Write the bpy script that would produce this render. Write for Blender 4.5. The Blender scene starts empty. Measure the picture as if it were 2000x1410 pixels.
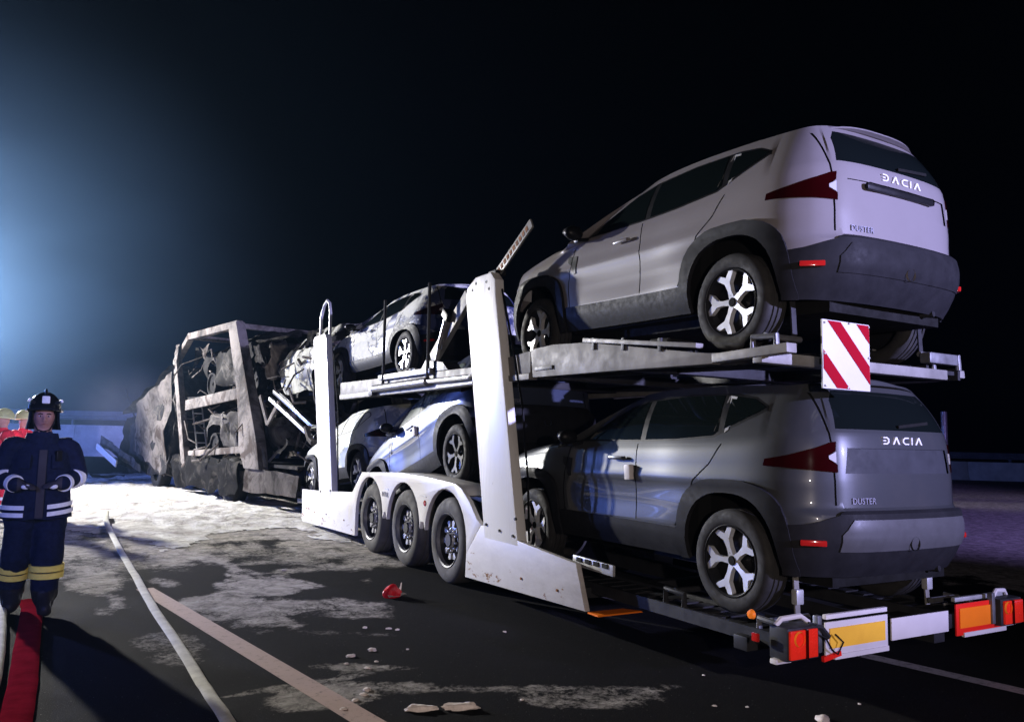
import bpy, bmesh, math, random
import numpy as np
from mathutils import Vector, Matrix, Euler
random.seed(7); np.random.seed(7)
SC = bpy.context.scene
COL = SC.collection
R_ = math.radians
PI = math.pi

# ------------------------------------------------------------------ camera
cam_d = bpy.data.cameras.new('camera'); cam_o = bpy.data.objects.new('camera', cam_d); COL.objects.link(cam_o)
cam_d.sensor_width = 36.0; cam_d.sensor_fit = 'HORIZONTAL'; cam_d.lens = 1539.8/2000*36
cam_d.clip_start = 0.05; cam_d.clip_end = 900
_F = Vector((0.49020078, 0.86616535, 0.09726657)); _R = Vector((0.86886401, -0.49445493, 0.02428289)); _U = Vector((-0.06912693, -0.07260793, 0.99496209))
_m = Matrix((_R, _U, -_F)).transposed().to_4x4(); _m.translation = Vector((-4.99854775, -4.11026061, 1.59546362))
cam_o.matrix_world = _m
SC.camera = cam_o

# ------------------------------------------------------------------ world, lights, exposure
W = bpy.data.worlds.new('World'); SC.world = W; W.use_nodes = True
_nt = W.node_tree; _bg = _nt.nodes['Background']
_sky = _nt.nodes.new('ShaderNodeTexSky'); _sky.sky_type = 'NISHITA'; _sky.sun_disc = False
_sky.sun_elevation = R_(-6); _sky.sun_rotation = R_(200)
_nt.links.new(_sky.outputs[0], _bg.inputs[0]); _bg.inputs[1].default_value = 0.02

def lamp(name, kind, loc, target, energy, color, size=0.3, spot=60, blend=0.4):
    d = bpy.data.lights.new(name, kind); o = bpy.data.objects.new(name, d); COL.objects.link(o)
    d.energy = energy; d.color = color
    if kind in ('SPOT', 'POINT'): d.shadow_soft_size = size
    if kind == 'SPOT': d.spot_size = R_(spot); d.spot_blend = blend
    o.location = loc
    if target is not None:
        o.rotation_euler = (Vector(target)-Vector(loc)).to_track_quat('-Z', 'Y').to_euler()
    return o
# rescue floodlight mast just outside the frame on the left
lamp('floodlight', 'SPOT', (-9.2, 21.5, 5.3), (-1.8, 5.0, 1.4), 31000, (1.0, 0.97, 0.93), 0.22, 112, 0.6)
# blue emergency beacon ahead, and a blue fill added on the firefighter
lamp('beacon_ahead', 'POINT', (-15.0, 26.0, 2.4), None, 12000, (0.16, 0.27, 1.0), 0.15)
lamp('blue_fill', 'SPOT', (-8.5, -3.0, 3.0), (-5.0, 4.2, 1.1), 1100, (0.12, 0.20, 1.0), 0.15, 46, 0.9)
# fire engine parked behind the trailer: working light on its roof and blue beacon
lamp('engine_floodlight', 'SPOT', (4.6, -17.0, 4.6), (0.2, 0.0, 3.6), 46000, (0.52, 0.51, 1.0), 0.15, 27, 1.0)
lamp('engine_beacon', 'SPOT', (12.0, -13.0, 3.2), (14.5, 6.0, 0.0), 32000, (0.40, 0.30, 1.0), 0.2, 56, 0.7)
# hand torch beside the photographer
lamp('torch', 'SPOT', (-4.6, -5.2, 1.9), (-1.3, 0.4, 0.3), 520, (1.0, 0.84, 0.76), 0.06, 112, 0.9)

SC.view_settings.view_transform = 'Standard'; SC.view_settings.look = 'None'
SC.view_settings.exposure = 0.0; SC.view_settings.gamma = 1.0; SC.view_settings.use_curve_mapping = False
SC.render.engine = 'CYCLES'
SC.cycles.use_denoising = True
SC.cycles.max_bounces = 6; SC.cycles.diffuse_bounces = 2; SC.cycles.glossy_bounces = 3; SC.cycles.volume_bounces = 0
SC.cycles.transmission_bounces = 3; SC.cycles.sample_clamp_indirect = 4.0

# ------------------------------------------------------------------ materials
MATS = {}
def new_mat(name):
    m = bpy.data.materials.new(name); m.use_nodes = True; MATS[name] = m
    return m, m.node_tree.nodes, m.node_tree.links, m.node_tree.nodes['Principled BSDF']
def nz(n, l, scale, detail=4, rough=0.6, coord='Object', dist=0.0, vec=None):
    t = n.new('ShaderNodeTexNoise'); t.inputs['Scale'].default_value = scale; t.inputs['Detail'].default_value = detail
    t.inputs['Roughness'].default_value = rough; t.inputs['Distortion'].default_value = dist
    if vec is None:
        c = n.new('ShaderNodeTexCoord'); l.new(c.outputs[coord], t.inputs['Vector'])
    else: l.new(vec, t.inputs['Vector'])
    return t.outputs['Fac']
def ramp(n, l, fac, a, b, ca=(0,0,0,1), cb=(1,1,1,1)):
    r = n.new('ShaderNodeValToRGB'); r.color_ramp.elements[0].position = a; r.color_ramp.elements[1].position = b
    r.color_ramp.elements[0].color = ca; r.color_ramp.elements[1].color = cb; l.new(fac, r.inputs[0]); return r.outputs[0]
def mixc(n, l, fac, a, b):
    x = n.new('ShaderNodeMix'); x.data_type = 'RGBA'
    if isinstance(fac, float): x.inputs[0].default_value = fac
    else: l.new(fac, x.inputs[0])
    for s, i in ((a, 6), (b, 7)):
        if isinstance(s, tuple): x.inputs[i].default_value = s if len(s) == 4 else s+(1,)
        else: l.new(s, x.inputs[i])
    return x.outputs[2]
def mth(n, l, op, a, b=None):
    x = n.new('ShaderNodeMath'); x.operation = op
    for s, i in ((a, 0), (b, 1)):
        if s is None: continue
        if isinstance(s, (int, float)): x.inputs[i].default_value = s
        else: l.new(s, x.inputs[i])
    return x.outputs[0]
def bump(n, l, h, strength, dist, bs):
    b = n.new('ShaderNodeBump'); b.inputs['Strength'].default_value = strength; b.inputs['Distance'].default_value = dist
    l.new(h, b.inputs['Height']); l.new(b.outputs[0], bs.inputs['Normal'])
def simple(name, col, rough=0.5, metal=0.0, vary=0.15, scale=6.0, coat=0.0, bmp=0.0, emit=None, es=0.0, spec=0.16):
    m, n, l, b = new_mat(name)
    f = nz(n, l, scale, 5)
    c2 = tuple(max(0, c*(1-vary)) for c in col); c3 = tuple(min(1, c*(1+vary)) for c in col)
    l.new(ramp(n, l, f, 0.3, 0.7, c2+(1,), c3+(1,)), b.inputs['Base Color'])
    l.new(ramp(n, l, nz(n, l, scale*2.3, 4), 0.3, 0.7, (rough*0.8,)*3+(1,), (min(1, rough*1.2),)*3+(1,)), b.inputs['Roughness'])
    b.inputs['Metallic'].default_value = metal; b.inputs['Coat Weight'].default_value = coat
    b.inputs['Specular IOR Level'].default_value = spec
    if bmp: bump(n, l, nz(n, l, scale*6, 4), bmp, 0.01, b)
    if emit: b.inputs['Emission Color'].default_value = emit+(1,); b.inputs['Emission Strength'].default_value = es
    return m
def paint(name, col, metal=0.0, foam=None, dust=0.12, foamcol=(0.74, 0.74, 0.69), grime=(0.10, 0.09, 0.08)):
    """car paint; foam = threshold of dried extinguishing foam sticking to it (lower = more)"""
    m, n, l, b = new_mat(name)
    d = ramp(n, l, nz(n, l, 2.2, 6, 0.7), 0.45, 0.8, (0,0,0,1), (dust,)*3+(1,))
    base = mixc(n, l, d, col, grime)
    b.inputs['Coat Weight'].default_value = 0.6; b.inputs['Coat Roughness'].default_value = 0.08
    if foam is None:
        l.new(base, b.inputs['Base Color']); b.inputs['Metallic'].default_value = metal; b.inputs['Roughness'].default_value = 0.34; b.inputs['Coat Weight'].default_value = 0.8; b.inputs['Coat Roughness'].default_value = 0.03; b.inputs['Specular IOR Level'].default_value = 0.12
    else:
        b.inputs['Specular IOR Level'].default_value = 0.12
        f = nz(n, l, 1.0, 9, 0.66, dist=0.8)
        k = ramp(n, l, f, foam-0.02, foam+0.03)
        fc = mixc(n, l, nz(n, l, 9, 6, 0.7), foamcol, tuple(c*0.6 for c in foamcol))
        l.new(mixc(n, l, k, base, fc), b.inputs['Base Color'])
        l.new(mth(n, l, 'MULTIPLY', mth(n, l, 'SUBTRACT', 1.0, k), metal), b.inputs['Metallic'])
        l.new(mth(n, l, 'MULTIPLY', mth(n, l, 'SUBTRACT', 1.0, k), 0.6), b.inputs['Coat Weight'])
        l.new(ramp(n, l, k, 0, 1, (0.38,)*3+(1,), (0.9,)*3+(1,)), b.inputs['Roughness'])
        h = mth(n, l, 'ADD', mth(n, l, 'MULTIPLY', k, 0.6), mth(n, l, 'MULTIPLY', mth(n, l, 'MULTIPLY', k, nz(n, l, 18, 5)), 0.6))
        bump(n, l, h, 0.6, 0.03, b)
    return m
def burnt(name, a, b_, c, t=0.5, scale=2.5):
    """scorched metal: soot, bare grey steel and rust-ash patches"""
    m, n, l, b = new_mat(name)
    k = ramp(n, l, nz(n, l, scale, 8, 0.7, dist=0.8), t-0.12, t+0.1)
    k2 = ramp(n, l, nz(n, l, scale*0.7, 6, 0.65, dist=1.5), 0.52, 0.62)
    l.new(mixc(n, l, k2, mixc(n, l, k, a, b_), c), b.inputs['Base Color'])
    b.inputs['Roughness'].default_value = 0.85; b.inputs['Specular IOR Level'].default_value = 0.06
    bump(n, l, nz(n, l, scale*7, 6, 0.7), 0.5, 0.02, b)
    return m

m, n, l, b = new_mat('white_metal')
g = n.new('ShaderNodeNewGeometry'); vm = n.new('ShaderNodeMapping'); vm.inputs['Scale'].default_value = (9, 9, 0.7); l.new(g.outputs['Position'], vm.inputs[0])
st = ramp(n, l, nz(n, l, 1.0, 7, 0.7, vec=vm.outputs[0]), 0.48, 0.80, (0,0,0,1), (0.55,)*3+(1,))
sp_ = ramp(n, l, nz(n, l, 11, 6, 0.7, vec=g.outputs['Position']), 0.66, 0.70, (0,0,0,1), (0.6,)*3+(1,))
l.new(mixc(n, l, mth(n, l, 'MAXIMUM', st, sp_), (0.74, 0.73, 0.72), (0.36, 0.33, 0.30)), b.inputs['Base Color'])
l.new(ramp(n, l, st, 0, 0.5, (0.32,)*3+(1,), (0.7,)*3+(1,)), b.inputs['Roughness'])
simple('black_plastic', (0.008, 0.008, 0.009), 0.4, 0, 0.2)
simple('grey_plastic', (0.028, 0.03, 0.036), 0.6, 0, 0.2)
simple('cladding_plastic', (0.015, 0.015, 0.017), 0.55, 0, 0.2, 9, spec=0.06)
simple('skid_silver', (0.075, 0.075, 0.08), 0.45, 0.2, 0.08)
simple('seam_black', (0.006, 0.006, 0.006), 0.9)
simple('rubber', (0.028, 0.027, 0.027), 0.75, 0, 0.35, 9)
simple('dusty_rubber', (0.085, 0.082, 0.082), 0.85, 0, 0.3, 5)
simple('rim_dark', (0.018, 0.018, 0.02), 0.3, 0.4)
simple('rim_bright', (0.66, 0.66, 0.68), 0.32, 0.5, 0.03, 3)
simple('steel_grey', (0.16, 0.16, 0.17), 0.45, 0.5, 0.3, 8)
simple('steel_light', (0.42, 0.42, 0.43), 0.42, 0.35, 0.25, 7)
simple('galvanised', (0.19, 0.182, 0.172), 0.55, 0.15, 0.25, 5)
simple('deck_beam', (0.15, 0.142, 0.137), 0.6, 0.05, 0.3, 3)
simple('dark_steel', (0.03, 0.03, 0.033), 0.5, 0.3, 0.3, 6)
simple('chrome_rod', (0.75, 0.75, 0.78), 0.15, 0.9, 0.05)
simple('lamp_red', (0.42, 0.012, 0.01), 0.15, 0, 0.1, 4, 1.0)
simple('lamp_red_dark', (0.016, 0.0006, 0.001), 0.12, 0, 0.1, 4, 1.0)
simple('lamp_clear', (0.55, 0.55, 0.58), 0.12, 0.2, 0.05, 4, 1.0)
simple('retro_glow_red', (0.75, 0.02, 0.012), 0.25, 0, 0.1, 30, 0.8, emit=(1.0, 0.04, 0.01), es=0.16)  # faint emission stands in for light thrown back by the lens
simple('retro_glow_amber', (0.9, 0.22, 0.02), 0.25, 0, 0.1, 30, 0.8, emit=(1.0, 0.22, 0.02), es=0.12)  # same stand-in emission for amber lenses that only reflect
simple('reflex_orange', (0.95, 0.20, 0.012), 0.4, 0, 0.1, 3)
simple('reflex_red', (0.80, 0.02, 0.012), 0.4, 0, 0.08, 3)
simple('reflex_yellow', (0.95, 0.50, 0.05), 0.4, 0, 0.12, 3)
simple('sign_white', (0.50, 0.49, 0.48), 0.45, 0, 0.06, 3)
simple('sign_red', (0.26, 0.004, 0.014), 0.6, 0, 0.08, 3, spec=0.02)
simple('plate_white', (0.62, 0.58, 0.58), 0.5, 0, 0.08, 3)
simple('letter_silver', (0.85, 0.85, 0.88), 0.25, 0.3, 0.03)
simple('letter_grey', (0.22, 0.22, 0.28), 0.5)
simple('cloth_navy', (0.008, 0.012, 0.033), 0.9, 0, 0.3, 25, 0, 0.4)
simple('reflective_silver', (0.92, 0.93, 0.86), 0.4, 0, 0.12, 30)
simple('reflective_yellow', (0.98, 0.74, 0.14), 0.4, 0, 0.1, 30, emit=(1.0, 0.55, 0.05), es=0.0)
simple('skin', (0.42, 0.22, 0.17), 0.55, 0, 0.12, 12)
simple('lips', (0.30, 0.12, 0.10), 0.5, 0, 0.1, 12)
simple('glove', (0.05, 0.045, 0.05), 0.8)
simple('leather_black', (0.02, 0.018, 0.018), 0.5)
simple('helmet_black', (0.012, 0.013, 0.018), 0.15, 0, 0.1, 4, 1.0)
simple('helmet_yellow', (0.70, 0.72, 0.35), 0.3, 0, 0.1, 4, 0.6)
simple('suit_red', (0.70, 0.03, 0.05), 0.8, 0, 0.15, 9)
simple('hose_white', (0.62, 0.61, 0.55), 0.9, 0, 0.18, 9, 0, 0.3, spec=0.0)
simple('hose_red', (0.17, 0.007, 0.017), 0.9, 0, 0.25, 7, 0, 0.2, spec=0.0)
simple('foam_clump', (0.72, 0.64, 0.60), 0.9, 0, 0.15, 25, 0, 0.6)
simple('red_plastic', (0.70, 0.008, 0.02), 0.3, 0, 0.3, 14, 0.5)
simple('concrete', (0.66, 0.65, 0.63), 0.85, 0, 0.25, 1.3, 0, 0.2)
simple('rail_steel', (0.25, 0.26, 0.30), 0.5, 0.4, 0.2, 2)
simple('rust', (0.20, 0.08, 0.03), 0.85, 0, 0.4, 14)
burnt('burnt_frame', (0.03, 0.027, 0.026), (0.17, 0.152, 0.142), (0.055, 0.043, 0.037), 0.47, 1.6)
burnt('burnt_dark', (0.006, 0.006, 0.007), (0.016, 0.015, 0.015), (0.05, 0.045, 0.04), 0.5, 2.5)
burnt('burnt_body', (0.004, 0.0035, 0.0035), (0.012, 0.011, 0.01), (0.06, 0.055, 0.05), 0.5, 1.8)
burnt('burnt_pale', (0.018, 0.016, 0.017), (0.10, 0.093, 0.085), (0.01, 0.008, 0.009), 0.52, 1.5)
paint('paint_white', (0.19, 0.174, 0.178), 0.0, None, 0.15)
paint('paint_grey', (0.047, 0.050, 0.055), 0.25, None, 0.25)
paint('paint_silver', (0.07, 0.085, 0.135), 0.5, None, 0.15)
paint('shade_blue_foam', (0.05, 0.06, 0.14), 0.1, 0.475)  # blue of the shaded areas is put into the paint under the foam
paint('paint_grey_foam', (0.30, 0.33, 0.38), 0.4, 0.445, foamcol=(0.68, 0.70, 0.62))
paint('paint_burnt_foam', (0.02, 0.018, 0.02), 0.1, 0.47, foamcol=(0.40, 0.40, 0.35))
m, n, l, b = new_mat('glass_dark')
b.inputs['Base Color'].default_value = (0.004, 0.006, 0.006, 1); b.inputs['Roughness'].default_value = 0.06; b.inputs['Specular IOR Level'].default_value = 0.4
l.new(ramp(n, l, nz(n, l, 5, 6), 0.35, 0.75, (0.03,)*3+(1,), (0.10,)*3+(1,)), b.inputs['Roughness'])
m, n, l, b = new_mat('glass_dusty')
l.new(ramp(n, l, nz(n, l, 2.0, 6, 0.7), 0.3, 0.7, (0.02, 0.03, 0.028, 1), (0.16, 0.19, 0.17, 1)), b.inputs['Base Color']); b.inputs['Roughness'].default_value = 0.25
# white trailer panel with rust chips and scuffs near its lower edge
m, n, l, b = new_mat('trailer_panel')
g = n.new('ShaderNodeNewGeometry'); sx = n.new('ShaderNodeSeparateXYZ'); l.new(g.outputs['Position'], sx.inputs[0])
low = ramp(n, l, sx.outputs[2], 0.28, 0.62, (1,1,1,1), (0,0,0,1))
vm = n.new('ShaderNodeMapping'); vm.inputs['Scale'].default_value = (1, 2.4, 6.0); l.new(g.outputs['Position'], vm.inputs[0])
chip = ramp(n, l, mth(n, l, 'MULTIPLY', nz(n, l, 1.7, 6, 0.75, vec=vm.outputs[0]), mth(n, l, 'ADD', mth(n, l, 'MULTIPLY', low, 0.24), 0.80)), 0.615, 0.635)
rear_tone = mth(n, l, 'MULTIPLY', ramp(n, l, mth(n, l, 'DIVIDE', sx.outputs[1], 10.0), 0.10, 0.50, (1,1,1,1), (0,0,0,1)), mth(n, l, 'ADD', mth(n, l, 'MULTIPLY', nz(n, l, 2.0, 7, 0.7, vec=vm.outputs[0]), 0.7), 0.25))  # panel tone darkens towards the tail, broken up by noise
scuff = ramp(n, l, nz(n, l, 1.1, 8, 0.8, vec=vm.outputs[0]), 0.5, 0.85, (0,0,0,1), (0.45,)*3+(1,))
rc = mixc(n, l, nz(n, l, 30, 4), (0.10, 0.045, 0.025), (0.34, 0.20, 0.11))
l.new(mixc(n, l, chip, mixc(n, l, rear_tone, mixc(n, l, scuff, (0.74, 0.72, 0.72), (0.42, 0.39, 0.37)), (0.24, 0.215, 0.20)), rc), b.inputs['Base Color'])
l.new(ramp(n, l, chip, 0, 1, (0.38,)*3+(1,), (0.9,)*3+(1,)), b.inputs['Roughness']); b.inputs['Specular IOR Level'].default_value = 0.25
# extinguishing foam
m, n, l, b = new_mat('foam')
f1 = nz(n, l, 2.4, 9, 0.75, dist=0.5)
f2 = nz(n, l, 1.0, 6, 0.7, dist=0.4)
f1 = mth(n, l, 'ADD', mth(n, l, 'MULTIPLY', f1, 0.6), mth(n, l, 'MULTIPLY', f2, 0.4))
l.new(mixc(n, l, ramp(n, l, f1, 0.38, 0.56), (0.20, 0.17, 0.165), (0.72, 0.71, 0.68)), b.inputs['Base Color'])
b.inputs['Roughness'].default_value = 0.95
bump(n, l, mth(n, l, 'ADD', nz(n, l, 9, 8, 0.7), mth(n, l, 'MULTIPLY', nz(n, l, 40, 5), 0.3)), 1.0, 0.10, b)
# asphalt with foam residue smears (mask stored per vertex)
m, n, l, b = new_mat('asphalt')
at = n.new('ShaderNodeAttribute'); at.attribute_name = 'residue'
g = n.new('ShaderNodeNewGeometry')
fine = nz(n, l, 160, 3, 0.8, vec=g.outputs['Position'])
mid = nz(n, l, 1.3, 7, 0.65, vec=g.outputs['Position'])
asp = mixc(n, l, mid, (0.006, 0.006, 0.0068), (0.015, 0.0145, 0.015))
asp = mixc(n, l, ramp(n, l, fine, 0.54, 0.68), asp, (0.062, 0.06, 0.063))
grit = nz(n, l, 28, 8, 0.8, vec=g.outputs['Position'])
k = mth(n, l, 'ADD', at.outputs['Fac'], mth(n, l, 'MULTIPLY', mth(n, l, 'SUBTRACT', grit, 0.52), mth(n, l, 'MULTIPLY', at.outputs['Fac'], 2.4)))
k = mth(n, l, 'ADD', k, mth(n, l, 'MULTIPLY', mth(n, l, 'SUBTRACT', nz(n, l, 5.5, 8, 0.75, vec=g.outputs['Position'], dist=1.0), 0.52), mth(n, l, 'MULTIPLY', at.outputs['Fac'], 2.2)))
kk = ramp(n, l, k, 0.27, 0.52, (0,0,0,1), (0.85,)*3+(1,))
speck = ramp(n, l, nz(n, l, 60, 2, 0.5, vec=g.outputs['Position']), 0.705, 0.73)
l.new(mixc(n, l, mth(n, l, 'MAXIMUM', kk, mth(n, l, 'MULTIPLY', speck, 0.35)), asp, mixc(n, l, ramp(n, l, nz(n, l, 6, 9, 0.8, vec=g.outputs['Position'], dist=0.7), 0.38, 0.62), (0.15, 0.14, 0.13), (0.56, 0.52, 0.47))), b.inputs['Base Color'])
l.new(ramp(n, l, mid, 0.3, 0.7, (0.75,)*3+(1,), (0.95,)*3+(1,)), b.inputs['Roughness'])
b.inputs['Specular IOR Level'].default_value = 0.02
bump(n, l, mth(n, l, 'ADD', fine, mth(n, l, 'MULTIPLY', grit, 0.5)), 0.9, 0.014, b)
# worn road paint
for nm, c, t in (('marking_paint', (0.40, 0.27, 0.23), 0.30), ('marking_paint_grey', (0.30, 0.28, 0.28), 0.34)):
    m, n, l, b = new_mat(nm)
    g = n.new('ShaderNodeNewGeometry')
    w = ramp(n, l, nz(n, l, 16, 8, 0.8, vec=g.outputs['Position']), t, t+0.16)
    l.new(mixc(n, l, w, (0.04, 0.038, 0.038), mixc(n, l, nz(n, l, 3, 5, vec=g.outputs['Position']), c, tuple(x*0.75 for x in c))), b.inputs['Base Color'])
    b.inputs['Roughness'].default_value = 0.85
    bump(n, l, nz(n, l, 120, 3, vec=g.outputs['Position']), 0.4, 0.006, b)

# ------------------------------------------------------------------ mesh helpers
def finish(o, label=None, cat=None, group=None, kind=None):
    if label: o['label'] = label
    if cat: o['category'] = cat
    if group: o['group'] = group
    if kind: o['kind'] = kind
    return o
def empty(name, loc=(0,0,0), rot=(0,0,0), **k):
    o = bpy.data.objects.new(name, None); COL.objects.link(o); o.location = loc; o.rotation_euler = rot; o.empty_display_size = 0.2
    return finish(o, **k)
def link_mesh(name, bm, mat, parent=None, smooth=True, ang=38, **k):
    me = bpy.data.meshes.new(name); bm.to_mesh(me); bm.free()
    for mm in (mat if isinstance(mat, (list, tuple)) else [mat]): me.materials.append(MATS[mm] if isinstance(mm, str) else mm)
    if smooth:
        me.shade_smooth(); me.set_sharp_from_angle(angle=R_(ang))
    o = bpy.data.objects.new(name, me); COL.objects.link(o)
    if parent is not None: o.parent = parent
    return finish(o, **k)
def copy_tree(o, parent=None):
    c = o.copy(); COL.objects.link(c)
    if parent is not None: c.parent = parent
    for ch in list(o.children): copy_tree(ch, c)
    return c
class MB:
    def __init__(s): s.bm = bmesh.new()
    def box(s, c, size, rot=(0,0,0), bev=0.0):
        M = Matrix.Translation(c) @ Euler(rot).to_matrix().to_4x4() @ Matrix.Diagonal(tuple(size)+(1,))
        r = bmesh.ops.create_cube(s.bm, size=1.0, matrix=M)
        if bev > 0:
            es = list({e for v in r['verts'] for e in v.link_edges})
            bmesh.ops.bevel(s.bm, geom=es, offset=bev, segments=2, affect='EDGES', profile=0.6)
        return s
    def beam(s, p0, p1, w, h, bev=0.0, up=(0,0,1)):
        p0, p1 = Vector(p0), Vector(p1); d = p1-p0; L = d.length; y = d/L
        u = Vector(up); x = y.cross(u)
        if x.length < 1e-4: x = Vector((1,0,0))
        x.normalize(); z = x.cross(y)
        M = Matrix((x*w, y*L, z*h)).transposed().to_4x4(); M.translation = (p0+p1)/2
        r = bmesh.ops.create_cube(s.bm, size=1.0, matrix=M)
        if bev > 0:
            es = list({e for v in r['verts'] for e in v.link_edges})
            bmesh.ops.bevel(s.bm, geom=es, offset=bev, segments=2, affect='EDGES', profile=0.6)
        return s
    def tube(s, pts, r, n=10, flat=1.0, caps=True):
        pts = [Vector(p) for p in pts]; rings = []; prevx = None
        for i, p in enumerate(pts):
            t = (pts[min(i+1, len(pts)-1)]-pts[max(i-1, 0)]).normalized()
            u = Vector((0,0,1)) if abs(t.z) < 0.95 else Vector((0,1,0))
            x = t.cross(u).normalized()
            if prevx is not None:
                x = (prevx - t*prevx.dot(t))
                x = x.normalized() if x.length > 1e-4 else t.cross(u).normalized()
            prevx = x; z = x.cross(t)
            rr = r[i] if isinstance(r, (list, tuple)) else r
            rings.append([s.bm.verts.new(p + x*rr*math.cos(2*PI*k/n) + z*rr*flat*math.sin(2*PI*k/n)) for k in range(n)])
        for a, b in zip(rings, rings[1:]):
            for k in range(n): s.bm.faces.new((a[k], a[(k+1) % n], b[(k+1) % n], b[k]))
        if caps:
            s.bm.faces.new(rings[0][::-1]); s.bm.faces.new(rings[-1])
        return s
    def lathe(s, prof, n=40, axis='x', c=(0,0,0)):
        """prof: list of (radius, position along axis)"""
        rings = []
        for r, h in prof:
            ring = []
            for k in range(n):
                a = 2*PI*k/n; u, v = r*math.cos(a), r*math.sin(a)
                p = (h, u, v) if axis == 'x' else ((u, h, v) if axis == 'y' else (u, v, h))
                ring.append(s.bm.verts.new(Vector(c)+Vector(p)))
            rings.append(ring)
        for a, b in zip(rings, rings[1:]):
            for k in range(n): s.bm.faces.new((a[k], a[(k+1) % n], b[(k+1) % n], b[k]))
        s.bm.normal_update(); bmesh.ops.recalc_face_normals(s.bm, faces=s.bm.faces[:])
        return s
    def prism(s, poly, h0, h1, axis='x', bev=0.0, M=None):
        """polygon (a,b) extruded along axis from h0 to h1. x:(y,z) y:(x,z) z:(x,y)"""
        def P(a, b, h):
            p = Vector((h, a, b)) if axis == 'x' else (Vector((a, h, b)) if axis == 'y' else Vector((a, b, h)))
            return M @ p if M is not None else p
        v0 = [s.bm.verts.new(P(a, b, h0)) for a, b in poly]; v1 = [s.bm.verts.new(P(a, b, h1)) for a, b in poly]
        n = len(poly); fs = [s.bm.faces.new(v0), s.bm.faces.new(v1[::-1])]
        for k in range(n): fs.append(s.bm.faces.new((v0[k], v1[k], v1[(k+1) % n], v0[(k+1) % n])))
        bmesh.ops.recalc_face_normals(s.bm, faces=fs)
        if bev > 0:
            es = [e for e in set(fs[0].edges)|set(fs[1].edges)]
            bmesh.ops.bevel(s.bm, geom=es, offset=bev, segments=2, affect='EDGES', profile=0.6)
        return s
    def ball(s, c, r, sub=2, sc=(1,1,1), rot=(0,0,0)):
        M = Matrix.Translation(c) @ Euler(rot).to_matrix().to_4x4() @ Matrix.Diagonal(tuple(x*r for x in sc)+(1,))
        bmesh.ops.create_icosphere(s.bm, subdivisions=sub, radius=1.0, matrix=M); return s
    def link(s, name, mat, parent=None, smooth=True, ang=38, **k): return link_mesh(name, s.bm, mat, parent, smooth, ang, **k)
def text_mesh(name, s, size, mat, parent, M, depth=0.004):
    cu = bpy.data.curves.new(name, 'FONT'); cu.body = s; cu.size = size; cu.extrude = depth; cu.align_x = 'CENTER'; cu.resolution_u = 3
    o = bpy.data.objects.new(name, cu); COL.objects.link(o)
    me = bpy.data.meshes.new_from_object(o.evaluated_get(bpy.context.evaluated_depsgraph_get()))
    bpy.data.objects.remove(o); bpy.data.curves.remove(cu)
    me.materials.clear(); me.materials.append(MATS[mat]); me.name = name
    o = bpy.data.objects.new(name, me); COL.objects.link(o); o.parent = parent; o.matrix_local = M
    return o
def fbm(x, y, octaves=5, seed=0, gain=0.55):
    rng = np.random.RandomState(seed); T = rng.rand(256, 256); out = np.zeros_like(x, float); amp = 1.0; tot = 0; f = 1.0
    for o in range(octaves):
        X = x*f+17.3*o; Y = y*f+5.1*o; xi = np.floor(X).astype(int); yi = np.floor(Y).astype(int); u = X-xi; v = Y-yi
        u = u*u*(3-2*u); v = v*v*(3-2*v); g = lambda a, b: T[a % 256, b % 256]
        out += amp*((g(xi, yi)*(1-u)+g(xi+1, yi)*u)*(1-v)+(g(xi, yi+1)*(1-u)+g(xi+1, yi+1)*u)*v); tot += amp; amp *= gain; f *= 2.03
    return out/tot
def crumple(bm, amp, scale, seed=0):
    from mathutils import noise
    for v in bm.verts:
        p = v.co*scale+Vector((seed*3.1, seed*1.7, seed))
        v.co += Vector((noise.noise(p), noise.noise(p+Vector((9, 0, 0))), noise.noise(p+Vector((0, 9, 0)))))*amp
        p = p*2.7
        v.co += Vector((noise.noise(p), noise.noise(p+Vector((9, 0, 0))), noise.noise(p+Vector((0, 9, 0)))))*amp*0.4
# ------------------------------------------------------------------ the setting
TH = -0.172                                     # direction of the road relative to the trailer
RD = Vector((math.sin(TH), math.cos(TH), 0)); RN = Vector((math.cos(TH), -math.sin(TH), 0))
def seg_dist(X, Y, pts):
    d = np.full(X.shape, 1e9)
    for (ax, ay), (bx, by) in zip(pts, pts[1:]):
        dx, dy = bx-ax, by-ay; L = dx*dx+dy*dy
        t = np.clip(((X-ax)*dx+(Y-ay)*dy)/L, 0, 1); d = np.minimum(d, np.hypot(X-ax-t*dx, Y-ay-t*dy))
    return d
def in_poly(X, Y, pts):
    ins = np.zeros(X.shape, bool); n = len(pts)
    for i in range(n):
        (x1, y1), (x2, y2) = pts[i], pts[(i+1) % n]
        c = ((y1 > Y) != (y2 > Y)) & (X < (x2-x1)*(Y-y1)/(y2-y1+1e-12)+x1); ins ^= c
    return ins
def signed(X, Y, pts):
    d = seg_dist(X, Y, pts+[pts[0]]); return np.where(in_poly(X, Y, pts), d, -d)
FOAM_POLY = [(-6.6, 13.0), (-5.6, 12.2), (-4.9, 9.9), (-4.35, 9.3), (-3.85, 8.3), (-3.72, 7.3), (-3.3, 7.4), (-2.9, 8.7), (-2.3, 9.2), (-1.65, 9.2), (-1.42, 8.0), (-1.36, 6.9), (-1.0, 6.9),
             (-0.8, 10.5), (1.5, 12.0), (1.8, 16.0), (0.0, 22.0), (-1.4, 27.0), (-3.5, 26.0), (-6.0, 27.0), (-9.5, 27.0), (-9.5, 15.0)]
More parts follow.
